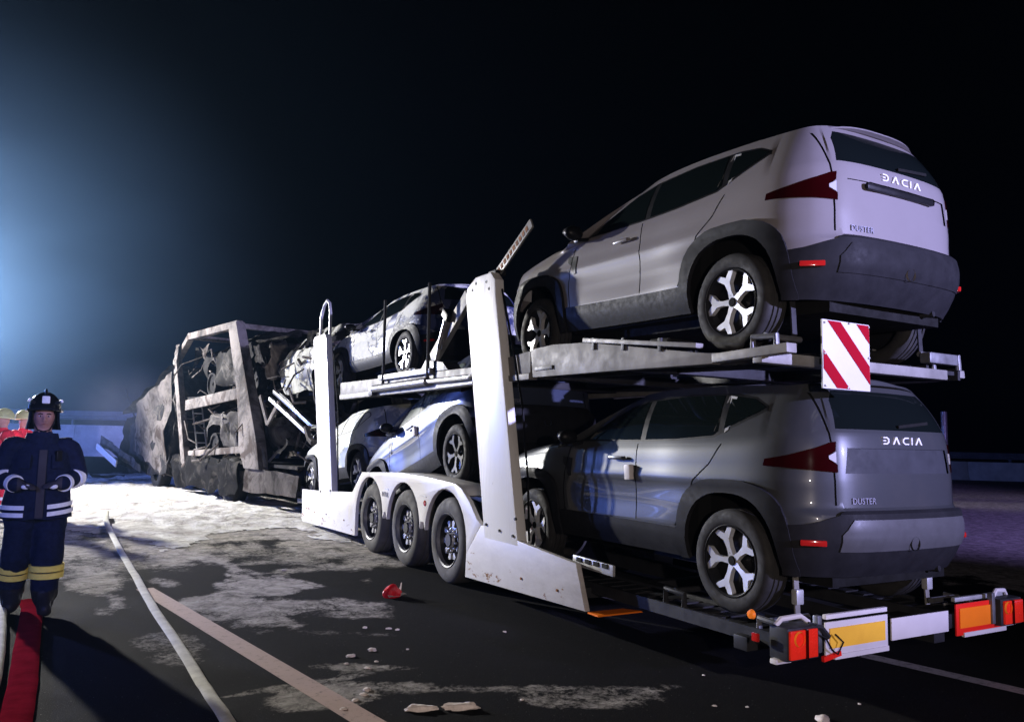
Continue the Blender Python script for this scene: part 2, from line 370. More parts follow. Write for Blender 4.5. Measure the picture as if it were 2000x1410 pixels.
PATCHES = [  # centre x, y, radii across / along the trailer, strength, rotation
    (-3.25, 6.9, 0.75, 1.3, 1.0, 0.1), (-3.8, 6.5, 0.5, 0.7, 0.9, 0.2), (-3.1, 5.6, 0.35, 0.9, 0.9, -0.2), (-2.8, 4.35, 0.85, 0.6, 1.0, -0.3), (-3.05, 3.5, 0.6, 0.55, 0.75, 0.2),
    (-3.55, 3.5, 0.5, 0.65, 0.8, 0.3), (-4.55, 5.6, 0.4, 1.4, 0.75, 0.1), (-4.65, 7.6, 0.5, 1.4, 0.8, 0.0), (-2.1, 7.6, 0.8, 0.7, 0.9, -0.2), (-1.62, 6.7, 0.42, 1.2, 1.0, 0.0), (-2.5, 8.3, 0.9, 0.9, 1.0, 0.0), (-2.0, 6.2, 0.4, 0.5, 0.6, 0.0),
    (-2.45, 0.45, 0.95, 0.12, 0.52, -0.42), (-2.2, 0.1, 0.6, 0.16, 0.46, -0.5), (-3.2, 0.85, 0.7, 0.07, 0.5, -0.3), (-3.75, 1.05, 0.6, 0.06, 0.5, 0.1), (-3.05, 1.25, 0.5, 0.10, 0.5, -0.5), (-2.4, 1.9, 0.8, 0.12, 0.38, -0.6),
    (-1.9, 5.3, 0.35, 0.5, 0.55, 0.1), (-4.2, 2.4, 0.18, 0.9, 0.4, 0.1), (-3.9, 4.9, 0.3, 0.6, 0.55, 0.2), (-3.45, 0.75, 0.3, 0.2, 0.7, 0.0), (-2.6, 2.8, 0.7, 0.25, 0.45, -0.7),
    (-4.9, 2.0, 0.6, 1.0, 0.20, 0.0)]
def residue(X, Y):
    k = np.zeros(X.shape)
    n1 = fbm(X*1.3, Y*1.3, 6, 3); n2 = fbm(X*3.1+20, Y*0.9+9, 6, 5, 0.65)
    for cx, cy, rx, ry, s, a in PATCHES:
        u = (X-cx)*math.cos(a)+(Y-cy)*math.sin(a); v = -(X-cx)*math.sin(a)+(Y-cy)*math.cos(a)
        q = 1.25-np.hypot(u/rx, v/ry)+(n1-0.5)*2.2+(n2-0.5)*1.6
        k = np.maximum(k, s*np.clip(q*1.1, 0, 1))
    sd = signed(X, Y, FOAM_POLY)+(n1-0.5)*2.0
    k = np.maximum(k, np.clip(1.0+sd*0.40, 0, 1)*np.clip(n2*2.4-0.25, 0, 1))
    # foam spread thin over the lane on the far side of the trailer
    side = (X-4.3)*1.0 - (Y-1.5)*-0.15+(n1-0.5)*2.2
    k = np.maximum(k, np.clip(side*1.3, 0, 1)*np.where(X < 26, 0.95, 0.6)*np.clip(n2*1.2+0.5, 0, 1))
    return np.clip(k, 0, 1)
def grid_mesh(name, xs, ys, zf=None, mat='asphalt', attr=None, keep=None, **k):
    X, Y = np.meshgrid(xs, ys); Z = zf(X, Y) if zf else np.zeros_like(X)
    nx, ny = len(xs), len(ys); V = np.stack([X, Y, Z], -1).reshape(-1, 3)
    i = (np.arange(ny-1)[:, None]*nx+np.arange(nx-1)[None]).ravel(); Fq = np.stack([i, i+1, i+nx+1, i+nx], 1)
    if keep is not None: Fq = Fq[keep(X, Y, Z)[:-1, :-1].ravel()]
    me = bpy.data.meshes.new(name); me.from_pydata(V.tolist(), [], Fq.tolist())
    if attr:
        a = me.attributes.new(attr[0], 'FLOAT', 'POINT'); a.data.foreach_set('value', attr[1](X, Y).ravel().astype(np.float32))
    if keep is not None:
        bm = bmesh.new(); bm.from_mesh(me); bmesh.ops.delete(bm, geom=[v for v in bm.verts if not v.link_faces], context='VERTS'); bm.to_mesh(me); bm.free()
    me.materials.append(MATS[mat]); me.shade_smooth()
    o = bpy.data.objects.new(name, me); COL.objects.link(o); return finish(o, **k)
grid_mesh('road', np.concatenate([np.linspace(-260, -9, 12), np.arange(-8.5, 9, 0.06), np.linspace(9.5, 30, 42), np.linspace(34, 260, 14)]),
          np.concatenate([np.linspace(-120, -5.5, 10), np.arange(-5, 12, 0.07), np.linspace(12.3, 30, 60), np.linspace(33, 320, 16)]),
          None, 'asphalt', ('residue', residue), kind='structure')
def ground_strip(name, a, b, w, mat):
    a, b = Vector(a), Vector(b); d = (b-a).normalized(); nrm = Vector((d.y, -d.x, 0))
    me = MB(); n = 60
    vs = []
    for i in range(n+1):
        p = a.lerp(b, (i/n)**1.0)
        vs.append((me.bm.verts.new(p-nrm*w/2), me.bm.verts.new(p+nrm*w/2)))
    for q, r in zip(vs, vs[1:]): me.bm.faces.new((q[0], q[1], r[1], r[0]))
    return me.link(name, mat, smooth=False, kind='structure')
ground_strip('lane_marking', (-2.85, -3.0, 0.004), (-4.165, 4.75, 0.004), 0.165, 'marking_paint')
ground_strip('lane_marking', (1.35, -4.6, 0.004), (-2.2, 14.0, 0.004), 0.15, 'marking_paint_grey')
# thick foam carpet: heaped round the wreck, broken up towards its edge
def foam_h(X, Y):
    n1 = fbm(X*1.3, Y*1.3, 6, 3); n3 = fbm(X*4.5, Y*3.0, 5, 11, 0.6); n4 = fbm(X*0.6, Y*0.6, 3, 15)
    sd = signed(X, Y, FOAM_POLY)+(n1-0.42)*1.5
    base = np.clip(sd, 0, 2.5)*0.022
    return np.clip(base*(0.5+n3*1.1)+(n3-0.47)*0.045*np.clip(sd*1.2, 0, 1)+(n4-0.42)*0.10*np.clip(sd*0.6, 0, 1), -0.03, 0.6)+0.004
grid_mesh('foam', np.arange(-9.6, 2.2, 0.055), np.arange(6.4, 27.5, 0.075), foam_h, 'foam', keep=lambda X, Y, Z: Z > 0.008, kind='stuff')
# barrier wall with a steel rail on top along the far edge of the carriageway
def barrier(name, a, b, h, rail_z, n_posts, label, labelr, hr):
    a, b = Vector(a), Vector(b); d = (b-a).normalized(); L = (b-a).length
    ang = math.atan2(d.y, d.x)
    r = empty(name, a, (0, 0, ang), label=label, cat='barrier')
    n = max(1, round(L/6.0))
    seg0 = None
    for i in range(n):
        me = MB().prism([(-0.32, 0), (0.32, 0), (0.20, 0.25), (0.11, h), (-0.11, h), (-0.20, 0.25)], i*L/n+0.012, (i+1)*L/n-0.012, 'x', 0.015)
        me.link('panel', 'concrete', r)
    rr = empty('guard_rail', a+Vector((0, 0, 0)), (0, 0, ang), label=labelr, cat='guard rail')
    MB().prism([(-0.05, rail_z), (-0.12, rail_z+0.08), (-0.05, rail_z+0.16), (-0.12, rail_z+0.24), (-0.05, rail_z+hr), (-0.02, rail_z+hr), (-0.02, rail_z)], 0, L, 'x').link('rail', 'rail_steel', rr)
    p0 = None
    for i in range(n_posts):
        if p0 is None:
            p0 = MB().box((0, 0.03, (h+rail_z+hr)/2), (0.10, 0.08, rail_z+hr-h)).link('post', 'rail_steel', rr); q = p0
        else: q = p0.copy(); COL.objects.link(q)
        q.location = ((i+0.5)*L/n_posts, 0, 0)
barrier('concrete_barrier', (-30, 66, 0), (6, 40, 0), 1.75, 2.05, 12, 'pale concrete barrier wall behind the burnt truck, lit blue', 'dark steel rail above the pale barrier wall behind the truck', 0.5)
barrier('concrete_barrier', (22, 31, 0), (75, -8, 0), 0.95, 1.10, 18, 'dark concrete barrier far behind the rear of the trailer', 'faint steel rail above the dark barrier behind the trailer', 0.34)
mp = empty('marker_post', (30.6, 17.9, 0), label='thin grey post standing behind the right edge of the grey car', cat='post')
MB().tube([(0, 0, 0), (0, 0, 3.3)], 0.14, 10).link('pole', 'steel_light', mp)
MB().box((0, -0.02, 2.9), (0.34, 0.05, 0.5), bev=0.01).link('reflector', 'sign_white', mp)

# ------------------------------------------------------------------ cars
def spline(pts, n):
    """Catmull-Rom through pts (tuples, first item = key); n samples per unit key"""
    P = [np.array(p, float) for p in pts]; out = []
    for i in range(len(P)-1):
        mir = lambda q: np.concatenate([q[:1], -q[1:2], q[2:]])
        p0, p1, p2, p3 = (P[i-1] if i > 0 else mir(P[1])), P[i], P[i+1], (P[i+2] if i+2 < len(P) else mir(P[-2]))
        m = max(1, int(round((p2[0]-p1[0])*n)))
        for j in range(m):
            t = j/m; q = 0.5*((2*p1)+(-p0+p2)*t+(2*p0-5*p1+4*p2-p3)*t*t+(-p0+3*p1-3*p2+p3)*t**3); q[0] = p1[0]+(p2[0]-p1[0])*t; out.append(q)
    out.append(P[-1]); return np.array(out)
# keys: 0 rear centre, 1..2 rear corner, 2..3 side up to the windscreen pillar, 3..4 front
OUT = [(0, 0, -.815), (.35, -.30, -.805), (.7, -.52, -.775), (1, -.66, -.715), (1.3, -.775, -.62), (1.65, -.865, -.47), (2, -.902, -.28), (2.2, -.905, .10), (2.4, -.897, .55), (2.55, -.880, .95), (2.8, -.880, 1.50),
       (3, -.893, 2.0), (3.15, -.903, 2.35), (3.3, -.903, 2.72), (3.42, -.893, 2.95), (3.54, -.855, 3.15), (3.66, -.76, 3.30), (3.78, -.58, 3.40), (3.9, -.28, 3.46), (4, 0, 3.475)]
ROOF = [(0, 0, -.52, 1.60), (.35, -.26, -.515, 1.60), (.7, -.42, -.50, 1.597), (1, -.52, -.47, 1.59), (1.3, -.575, -.42, 1.585), (1.65, -.61, -.34, 1.58), (2, -.625, -.22, 1.583), (2.2, -.632, .1, 1.60), (2.45, -.635, .55, 1.612), (2.7, -.628, .92, 1.608),
        (2.9, -.61, 1.17, 1.592), (3, -.585, 1.28, 1.578), (3.3, -.50, 1.36, 1.582), (3.6, -.33, 1.41, 1.587), (4, 0, 1.43, 1.592)]
COWL = [(3, -.85, 2.0, 1.15), (3.2, -.80, 2.11, 1.155), (3.45, -.66, 2.19, 1.165), (3.7, -.42, 2.25, 1.175), (4, 0, 2.28, 1.18)]
ZT = [(0, 1.25), (1, 1.25), (1.6, 1.225), (2, 1.205), (2.3, 1.175), (2.6, 1.165), (3, 1.15), (3.15, 1.10), (3.35, 1.05), (3.55, 1.02), (3.75, 1.0), (4, .99)]
LEV = [(.33, .055, .13, .10), (.40, .03, .075, .06), (.47, .012, .035, .03), (.56, .002, .0, .005), (.64, 0, -.005, 0), (.72, 0, .005, 0), (.745, .001, .035, .004), (.765, .003, .05, .01), (.84, .007, .052, .016), (.905, .0, .055, .02), (.925, .001, .056, .022), (1.0, .015, .06, .032), (1.07, .022, .066, .05), (1.13, .031, .074, .075), (1.18, .045, .085, .11)]
def build_shell():
    bm = bmesh.new(); N = 34
    o = spline(OUT, N); keys = o[:, 0]
    lerpk = lambda T, cols: np.stack([np.interp(keys, [t[0] for t in T], [t[c] for t in T]) for c in cols], 1)
    rf = spline(ROOF, 60); rf = np.stack([np.interp(keys, rf[:, 0], rf[:, c]) for c in (1, 2, 3)], 1)
    cw = spline(COWL, 60); cw = np.stack([np.interp(keys, cw[:, 0], cw[:, c]) for c in (1, 2, 3)], 1)
    zt = np.interp(keys, [t[0] for t in ZT], [t[1] for t in ZT])
    dx = np.gradient(o[:, 1]); dy = np.gradient(o[:, 2]); L = np.hypot(dx, dy)
    nx, ny = -dy/L, dx/L                                   # outward (left side: x<0)
    s = np.where(nx > 0, -1, 1); nx, ny = nx*s, ny*s
    ny = np.where((keys < .7) & (ny > 0), -ny, ny)
    n = len(keys); k3 = int(np.argmin(abs(keys-3.0)))
    rows = []
    lev = []
    for a, b in zip(LEV, LEV[1:]):
        m = max(1, int(round((b[0]-a[0])/0.03)))
        for j in range(m): lev.append([a[c]+(b[c]-a[c])*j/m for c in range(4)])
    lev.append(list(LEV[-1]))
    for z, ds, dr, df in lev:
        row = []
        for i in range(n):
            zz = z if z < .79 else .79+(z-.79)*(zt[i]-.79)/(1.18-.79)
            d = ds*nx[i]**2+(dr if ny[i] < 0 else df)*ny[i]**2
            if 2.3 < keys[i] < 3.0:                         # hollowed door skins
                w = math.sin(PI*min(1, max(0, (keys[i]-2.38)/.66)))**0.7
                d += .016*w*math.exp(-((z-.70)/.13)**2)
            row.append(bm.verts.new((o[i, 1]-nx[i]*d if 0 < i < n-1 else 0, o[i, 2]-ny[i]*d, zz)))
        rows.append(row)
    def quad(a, b, c, d):
        vs = []
        for v in (a, b, c, d):
            if v not in vs: vs.append(v)
        if len(vs) >= 3: bm.faces.new(vs)
    for r0, r1 in zip(rows, rows[1:]):
        for i in range(n-1): quad(r0[i], r0[i+1], r1[i+1], r1[i])
    top = rows[-1]
    cowl = {}
    H = 12; prev = [top[i] for i in range(k3, n)]
    for h in range(1, H+1):
        t = h/H; cur = []
        for q, i in enumerate(range(k3, n)):
            if i == k3: cur.append(top[k3]); continue
            p0 = top[i].co; p1 = Vector(cw[i]) if i < n-1 else Vector((0, cw[i][1], cw[i][2]))
            p = p0.lerp(p1, t); w = min(1, (q/8)); p.z += .045*math.sin(PI*t**0.75)*w
            if h == H: p = p1
            cur.append(bm.verts.new(p))
        for q in range(len(cur)-1): quad(prev[q], prev[q+1], cur[q+1], cur[q])
        prev = cur
    base = top[:k3]+prev
    G = 12; prev = base
    for g in range(1, G+1):
        t = g/G; cur = []
        for i in range(n):
            p0 = base[i].co; p1 = Vector(rf[i]); p = p0.lerp(p1, t)
            bl = .022*math.sin(PI*t)
            nn = Vector((nx[i], ny[i], 0)) if i <= k3 else Vector((0, .6, .5))
            p += nn*bl*(0.5 if 1 < keys[i] < 2 else 1)
            if i in (0, n-1): p.x = 0
            cur.append(bm.verts.new(p))
        for i in range(n-1): quad(prev[i], prev[i+1], cur[i+1], cur[i])
        prev = cur
    edge = prev; T = 7
    for g in range(1, T+1):
        t = g/T; cur = []
        for i in range(n):
            p = edge[i].co.copy(); p.x *= (1-t); p.z += .045*math.sin(t*PI/2)*min(1, abs(edge[i].co.x)/.4)
            cur.append(bm.verts.new(p))
        for i in range(n-1): quad(prev[i], prev[i+1], cur[i+1], cur[i])
        prev = cur
    bmesh.ops.remove_doubles(bm, verts=bm.verts[:], dist=1e-4)
    bmesh.ops.dissolve_degenerate(bm, edges=bm.edges[:], dist=1e-5)
    bmesh.ops.recalc_face_normals(bm, faces=bm.faces[:])
    c = sum((f.normal.z*f.calc_area() for f in bm.faces if f.calc_center_median().z > 1.5))
    if c < 0: bmesh.ops.reverse_faces(bm, faces=bm.faces[:])
    return bm
AX_SIDE = Vector((0, 1, 0)); AX_REAR = Vector((1, 0, 0)); AX_RC = Vector((1, -1, 0)).normalized(); AX_FC = Vector((1, 1, 0)).normalized()
ok_side = lambda f: f.normal.x < -.30
ok_rear = lambda f: f.normal.y < -.30
ok_rc = lambda f: f.calc_center_median().y < .1 and f.calc_center_median().z < 1.3
ok_low = lambda f: f.calc_center_median().z < .95
ok_front = lambda f: f.normal.y > .15
ok_fc = lambda f: f.calc_center_median().y > 2.7 and f.normal.z < .6
def cut(bm, poly, A, tag, ok):
    Z = Vector((0, 0, 1)); lay = bm.faces.layers.int['tag']; n = len(poly)
    fl = [f for f in bm.faces if ok(f)]
    def bb(f):
        hs = [v.co.dot(A) for v in f.verts]; zs = [v.co.z for v in f.verts]; return min(hs), max(hs), min(zs), max(zs)
    cand = set(fl)
    for i in range(n):
        (h0, z0), (h1, z1) = poly[i], poly[(i+1) % n]
        if abs(h0-h1)+abs(z0-z1) < 1e-6: continue
        sel = []
        for f in cand:
            if not f.is_valid: continue
            a, b, c, d = bb(f)
            if b >= min(h0, h1)-1e-4 and a <= max(h0, h1)+1e-4 and d >= min(z0, z1)-1e-4 and c <= max(z0, z1)+1e-4: sel.append(f)
        if not sel: continue
        geom = set(sel)
        for f in sel: geom.update(f.edges); geom.update(f.verts)
        no = (A*(z1-z0)-Z*(h1-h0)).normalized()
        r = bmesh.ops.bisect_plane(bm, geom=list(geom), dist=1e-5, plane_co=A*h0+Z*z0, plane_no=no)
        cand = {f for f in cand if f.is_valid}; cand.update(g for g in r['geom'] if isinstance(g, bmesh.types.BMFace))
    for f in cand:
        if not f.is_valid: continue
        c = f.calc_center_median(); x, y = c.dot(A), c.z; ins = False
        for i in range(n):
            (x1, y1), (x2, y2) = poly[i], poly[(i+1) % n]
            if (y1 > y) != (y2 > y) and x < (x2-x1)*(y-y1)/(y2-y1)+x1: ins = not ins
        if ins: f[lay] = tag
def sqarc(c, z, rx, rz, p, bottom, n=20):
    pts = []
    for i in range(n+1):
        a = PI*i/n; ca, sa = math.cos(a), math.sin(a)
        pts.append((c+rx*abs(ca)**(2/p)*(1 if ca >= 0 else -1), z+rz*abs(sa)**(2/p)))
    return [(c+rx*.93, bottom)]+pts+[(c-rx*.93, bottom)]
def band(p, w):
    """thin strip polygon along an open polyline"""
    P = [Vector(q) for q in p]; a, b = [], []
    for i, q in enumerate(P):
        d = (P[min(i+1, len(P)-1)]-P[max(i-1, 0)]).normalized(); nn = Vector((-d.y, d.x))*w/2; a.append(tuple(q+nn)); b.append(tuple(q-nn))
    return a+b[::-1]
TAGS = dict(body=0, front_door=1, rear_door=2, seam=3, window_trim=4, front_window=5, rear_window=6, quarter_window=7, sill_cladding=8, wheel_arch=9, hole=10, rear_bumper=11, skid_plate=12, tailgate=13, plate_recess=14, back_window=15,
            windscreen=16, tail_lamp=17, reversing_lamp=18, fender_trim=19, grille=20, headlamp=21, front_bumper=22, hood=23)
def car_parts():
    bm = build_shell(); bm.faces.layers.int.new('tag'); T = TAGS
    cut(bm, [(-.95, .30), (.001, .30), (.001, .735), (-.60, .735), (-.70, .70), (-.80, .66), (-.95, .63)], AX_REAR, T['rear_bumper'], lambda f: f.calc_center_median().y < -.36 and f.calc_center_median().z < .9)
    cut(bm, [(-.64, .50), (.001, .50), (.001, .69), (-.57, .69), (-.64, .60)], AX_REAR, T['skid_plate'], ok_rear)
    cut(bm, [(-.63, .745), (.001, .745), (.001, 1.255), (-.63, 1.255)], AX_REAR, T['tailgate'], ok_rear)
    cut(bm, [(-.56, .985), (.001, .985), (.001, 1.15), (-.53, 1.15)], AX_REAR, T['plate_recess'], ok_rear)
    cut(bm, [(-.585, 1.275), (.001, 1.275), (.001, 1.545), (-.47, 1.54), (-.53, 1.47)], AX_REAR, T['back_window'], lambda f: f.normal.y < -.2 and f.calc_center_median().z > 1.2)
    cut(bm, band([(-.632, .78), (-.632, 1.26), (-.60, 1.52)], .012), AX_REAR, T['seam'], ok_rear)
    cut(bm, [(-.40, 1.025), (-.39, 1.07), (-.24, 1.10), (-.06, 1.155), (.015, 1.185), (.05, 1.19), (.045, 1.13), (.0, 1.10), (.0, 1.075), (.055, 1.04), (.055, .99), (-.12, 1.003)], AX_RC, T['tail_lamp'], ok_rc)
    cut(bm, [(.002, 1.078), (.048, 1.05), (.048, 1.125), (.002, 1.098)], AX_RC, T['reversing_lamp'], ok_rc)
    cut(bm, [(.45, .28), (2.2, .28), (2.2, .555), (.45, .535)], AX_SIDE, T['sill_cladding'], ok_low)
    fd = [(1.06, .56), (2.06, .56), (2.10, .78), (2.03, 1.13), (1.08, 1.16)]
    rd = [(1.05, .56), (.56, .545), (.47, .72), (.36, .90), (.20, 1.03), (.10, 1.165), (1.07, 1.16)]
    cut(bm, fd, AX_SIDE, T['front_door'], ok_side); cut(bm, rd, AX_SIDE, T['rear_door'], ok_side)
    cut(bm, [(1.99, 1.03), (2.13, 1.045), (2.13, .985), (2.06, .945), (2.02, .86), (1.985, .87)], AX_SIDE, T['fender_trim'], ok_side)
    for pl in ([(1.055, .555), (1.06, .80), (1.075, 1.165)], [(2.07, .555), (2.105, .78), (2.035, 1.14)], [(.56, .545), (.46, .72), (.35, .90), (.19, 1.03), (.09, 1.17)]):
        cut(bm, band(pl, .012), AX_SIDE, T['seam'], ok_side)
    cut(bm, [(1.90, 1.185), (1.62, 1.335), (1.33, 1.485), (1.10, 1.535), (.60, 1.555), (.10, 1.54), (-.10, 1.505), (-.245, 1.435), (-.255, 1.40), (-.20, 1.375), (.18, 1.215), (.60, 1.19), (1.1, 1.183)], AX_SIDE, T['window_trim'], ok_side)
    cut(bm, [(1.84, 1.20), (1.60, 1.33), (1.32, 1.468), (1.08, 1.517), (1.06, 1.198)], AX_SIDE, T['front_window'], ok_side)
    cut(bm, [(.99, 1.20), (1.01, 1.52), (.62, 1.54), (.22, 1.53), (.16, 1.26), (.20, 1.23), (.6, 1.206)], AX_SIDE, T['rear_window'], ok_side)
    cut(bm, [(.10, 1.275), (.14, 1.525), (-.09, 1.49), (-.225, 1.425), (-.17, 1.39)], AX_SIDE, T['quarter_window'], ok_side)
    cut(bm, [(-.745, 1.20), (.001, 1.215), (.001, 1.57), (-.52, 1.56)], AX_REAR, T['windscreen'], lambda f: f.normal.y > .25 and f.calc_center_median().z > 1.1 and f.calc_center_median().y < 2.35)
    cut(bm, [(-.95, .3), (.001, .3), (.001, .70), (-.95, .66)], AX_REAR, T['front_bumper'], lambda f: f.calc_center_median().y > 3.0 and f.calc_center_median().z < .8)
    cut(bm, [(-.55, .74), (.001, .74), (.001, .90), (-.55, .90)], AX_REAR, T['grille'], ok_front)
    cut(bm, [(1.78, .80), (2.22, .80), (2.22, .92), (1.78, .93)], AX_FC, T['headlamp'], ok_fc)
    for c in (0.0, 2.657):
        cut(bm, sqarc(c, .37, .515, .55, 3.1, .2), AX_SIDE, T['wheel_arch'], ok_low)
        cut(bm, sqarc(c, .37, .425, .455, 2.5, .2), AX_SIDE, T['hole'], ok_low)
    lay = bm.faces.layers.int['tag']
    bmesh.ops.delete(bm, geom=[f for f in bm.faces if f[lay] == T['hole']], context='FACES')
    bm.normal_update(); bmesh.ops.recalc_face_normals(bm, faces=bm.faces[:])
    if sum((f.normal.z*f.calc_area() for f in bm.faces if f.calc_center_median().z > 1.5)) < 0: bmesh.ops.reverse_faces(bm, faces=bm.faces[:])
    return bm
def extract(bm, tags, off=0.0, thick=0.0, both=False, mirror=False):
    """copy the faces with these tags; off pushes them along their normals, thick gives them a rim"""
    lay = bm.faces.layers.int['tag']; nb = bmesh.new(); mp = {}
    for f in bm.faces:
        if f[lay] in tags:
            vs = []
            for v in f.verts:
                if v not in mp:
                    mp[v] = nb.verts.new(v.co); 
                vs.append(mp[v])
            try: nb.faces.new(vs)
            except ValueError: pass
    nrm = {mp[v]: v.normal.copy() for v in mp}
    if thick:
        for v in nb.verts: v.co -= nrm[v]*0.004
        r = bmesh.ops.extrude_face_region(nb, geom=nb.faces[:], use_keep_orig=False)
        nb.normal_update()
        for g in r['geom']:
            if isinstance(g, bmesh.types.BMVert): g.co += g.normal*0
        ev = [g for g in r['geom'] if isinstance(g, bmesh.types.BMVert)]
        src = {tuple(round(c, 5) for c in v.co): nrm[v] for v in nrm if v.is_valid}
        for v in ev:
            q = src.get(tuple(round(c, 5) for c in v.co))
            if q is None:
                best = min(nrm.items(), key=lambda kv: (kv[0].co-v.co).length_squared if kv[0].is_valid else 9); q = best[1]
            v.co += q*(thick+.004)
    elif off:
        for v in nb.verts: v.co += nrm[v]*off
    if both:
        r = bmesh.ops.duplicate(nb, geom=nb.verts[:]+nb.edges[:]+nb.faces[:])
        dv = [g for g in r['geom'] if isinstance(g, bmesh.types.BMVert)]; df = [g for g in r['geom'] if isinstance(g, bmesh.types.BMFace)]
        for v in dv: v.co.x *= -1
        bmesh.ops.reverse_faces(nb, faces=df); bmesh.ops.remove_doubles(nb, verts=nb.verts[:], dist=2e-4)
    if mirror:
        for v in nb.verts: v.co.x *= -1
        bmesh.ops.reverse_faces(nb, faces=nb.faces[:])
    return nb
def make_car_wheel(parent, name='wheel', style='five'):
    """axle along x, outer face towards -x"""
    w = empty(name); w.parent = parent
    r, h = .357, .108
    tp = [(.235, -.085), (.25, -.10), (.275, -h), (.315, -h*1.02), (.340, -.096), (.352, -.084), (r, -.065)]
    for g in (-.045, 0.0, .045): tp += [(r, g-.008), (r-.012, g-.006), (r-.012, g+.006), (r, g+.008)]
    tp += [(r, .065), (.352, .084), (.340, .096), (.315, h*1.02), (.275, h), (.25, .10), (.235, .085)]
    MB().lathe(tp, 56).link('tyre', 'rubber', w, ang=40)
    MB().lathe([(.236, .09), (.232, -.085), (.246, -.098), (.250, -.104), (.243, -.108), (.234, -.102), (.226, -.08), (.215, -.02), (.10, -.015), (.02, -.015)], 56).link('rim', 'rim_dark', w, ang=30)
    sp = MB()
    for k in range(5):
        a = 2*PI*k/5+PI/2
        if style == 'five':
            arm = [(.026, -.024), (.09, -.017), (.148, -.025), (.196, -.072), (.226, -.088), (.240, -.060), (.212, -.028), (.192, 0), (.212, .028), (.240, .060), (.226, .088), (.196, .072), (.148, .025), (.09, .017), (.026, .024)]
        else:
            arm = [(.05, -.04), (.14, -.03), (.232, -.045), (.232, .045), (.14, .03), (.05, .04)]
        poly = [(p*math.cos(a)-q*math.sin(a), p*math.sin(a)+q*math.cos(a)) for p, q in arm]
        sp.prism(poly, -.094, -.055, 'x')
    bm = sp.bm
    for v in bm.verts:                                    # dish towards the hub
        rr = math.hypot(v.co.y, v.co.z); v.co.x += .018*(1-rr/.235)
    sp.link('spokes', 'rim_bright' if style == 'five' else 'rim_dark', w, ang=12)
    MB().lathe([(.024, -.05), (.034, -.082), (.028, -.088), (.001, -.089)], 20).link('hub_cap', 'seam_black', w)
    if style != 'five':
        b = MB()
        for k in range(5):
            a = 2*PI*k/5+PI/2+PI/5
            for rr in (.075, .15): b.ball((-.07, rr*math.cos(a), rr*math.sin(a)), .017, 1)
        b.link('wheel_bolts', 'rim_bright', w)
    return w
LETTERS = {'D': [[(0, 1), (.62, 1), (.95, .72), (.95, .28), (.62, 0), (0, 0), (0, .17), (.55, .17), (.77, .36), (.77, .64), (.55, .83), (0, .83)], [(0, .42), (.42, .42), (.42, .58), (0, .58)]],
           'A': [[(0, 0), (.2, 0), (.5, .74), (.8, 0), (1.0, 0), (.6, 1), (.4, 1)]],
           'C': [[(1, 1), (.33, 1), (0, .72), (0, .28), (.33, 0), (1, 0), (1, .17), (.4, .17), (.18, .36), (.18, .64), (.4, .83), (1, .83)]],
           'I': [[(0, 0), (.18, 0), (.18, 1), (0, 1)]]}
def tailgate_letters(parent, mat, zc, x0=-.215, h=.05, y=-.725):
    b = MB(); x = x0
    for ch, w in (('D', .066), ('A', .078), ('C', .066), ('I', .014), ('A', .078)):
        for pl in LETTERS[ch]:
            ww = w if ch != 'I' else .066
            y = rear_y(x+ww/2, zc); b.prism([(x+p*ww, zc-h/2+q*h) for p, q in pl], y-.012, y+.01, 'y')
        x += w+.030
    return b.link('lettering', mat, parent, smooth=False)
def side_x(y, z):
    h = _bvh.ray_cast(Vector((-3, y, z)), Vector((1, 0, 0))); return h[0].x if h[0] else -.88
def half_y(bm, lo, hi):
    bmesh.ops.delete(bm, geom=[f for f in bm.faces if not lo < f.calc_center_median().y < hi], context='FACES'); return bm
CAR_SRC = car_parts()
from mathutils.bvhtree import BVHTree
_bvh = BVHTree.FromBMesh(CAR_SRC)
def rear_y(x, z):
    h = _bvh.ray_cast(Vector((-abs(x)-.0005, -3, z)), Vector((0, 1, 0))); return h[0].y if h[0] else -.74
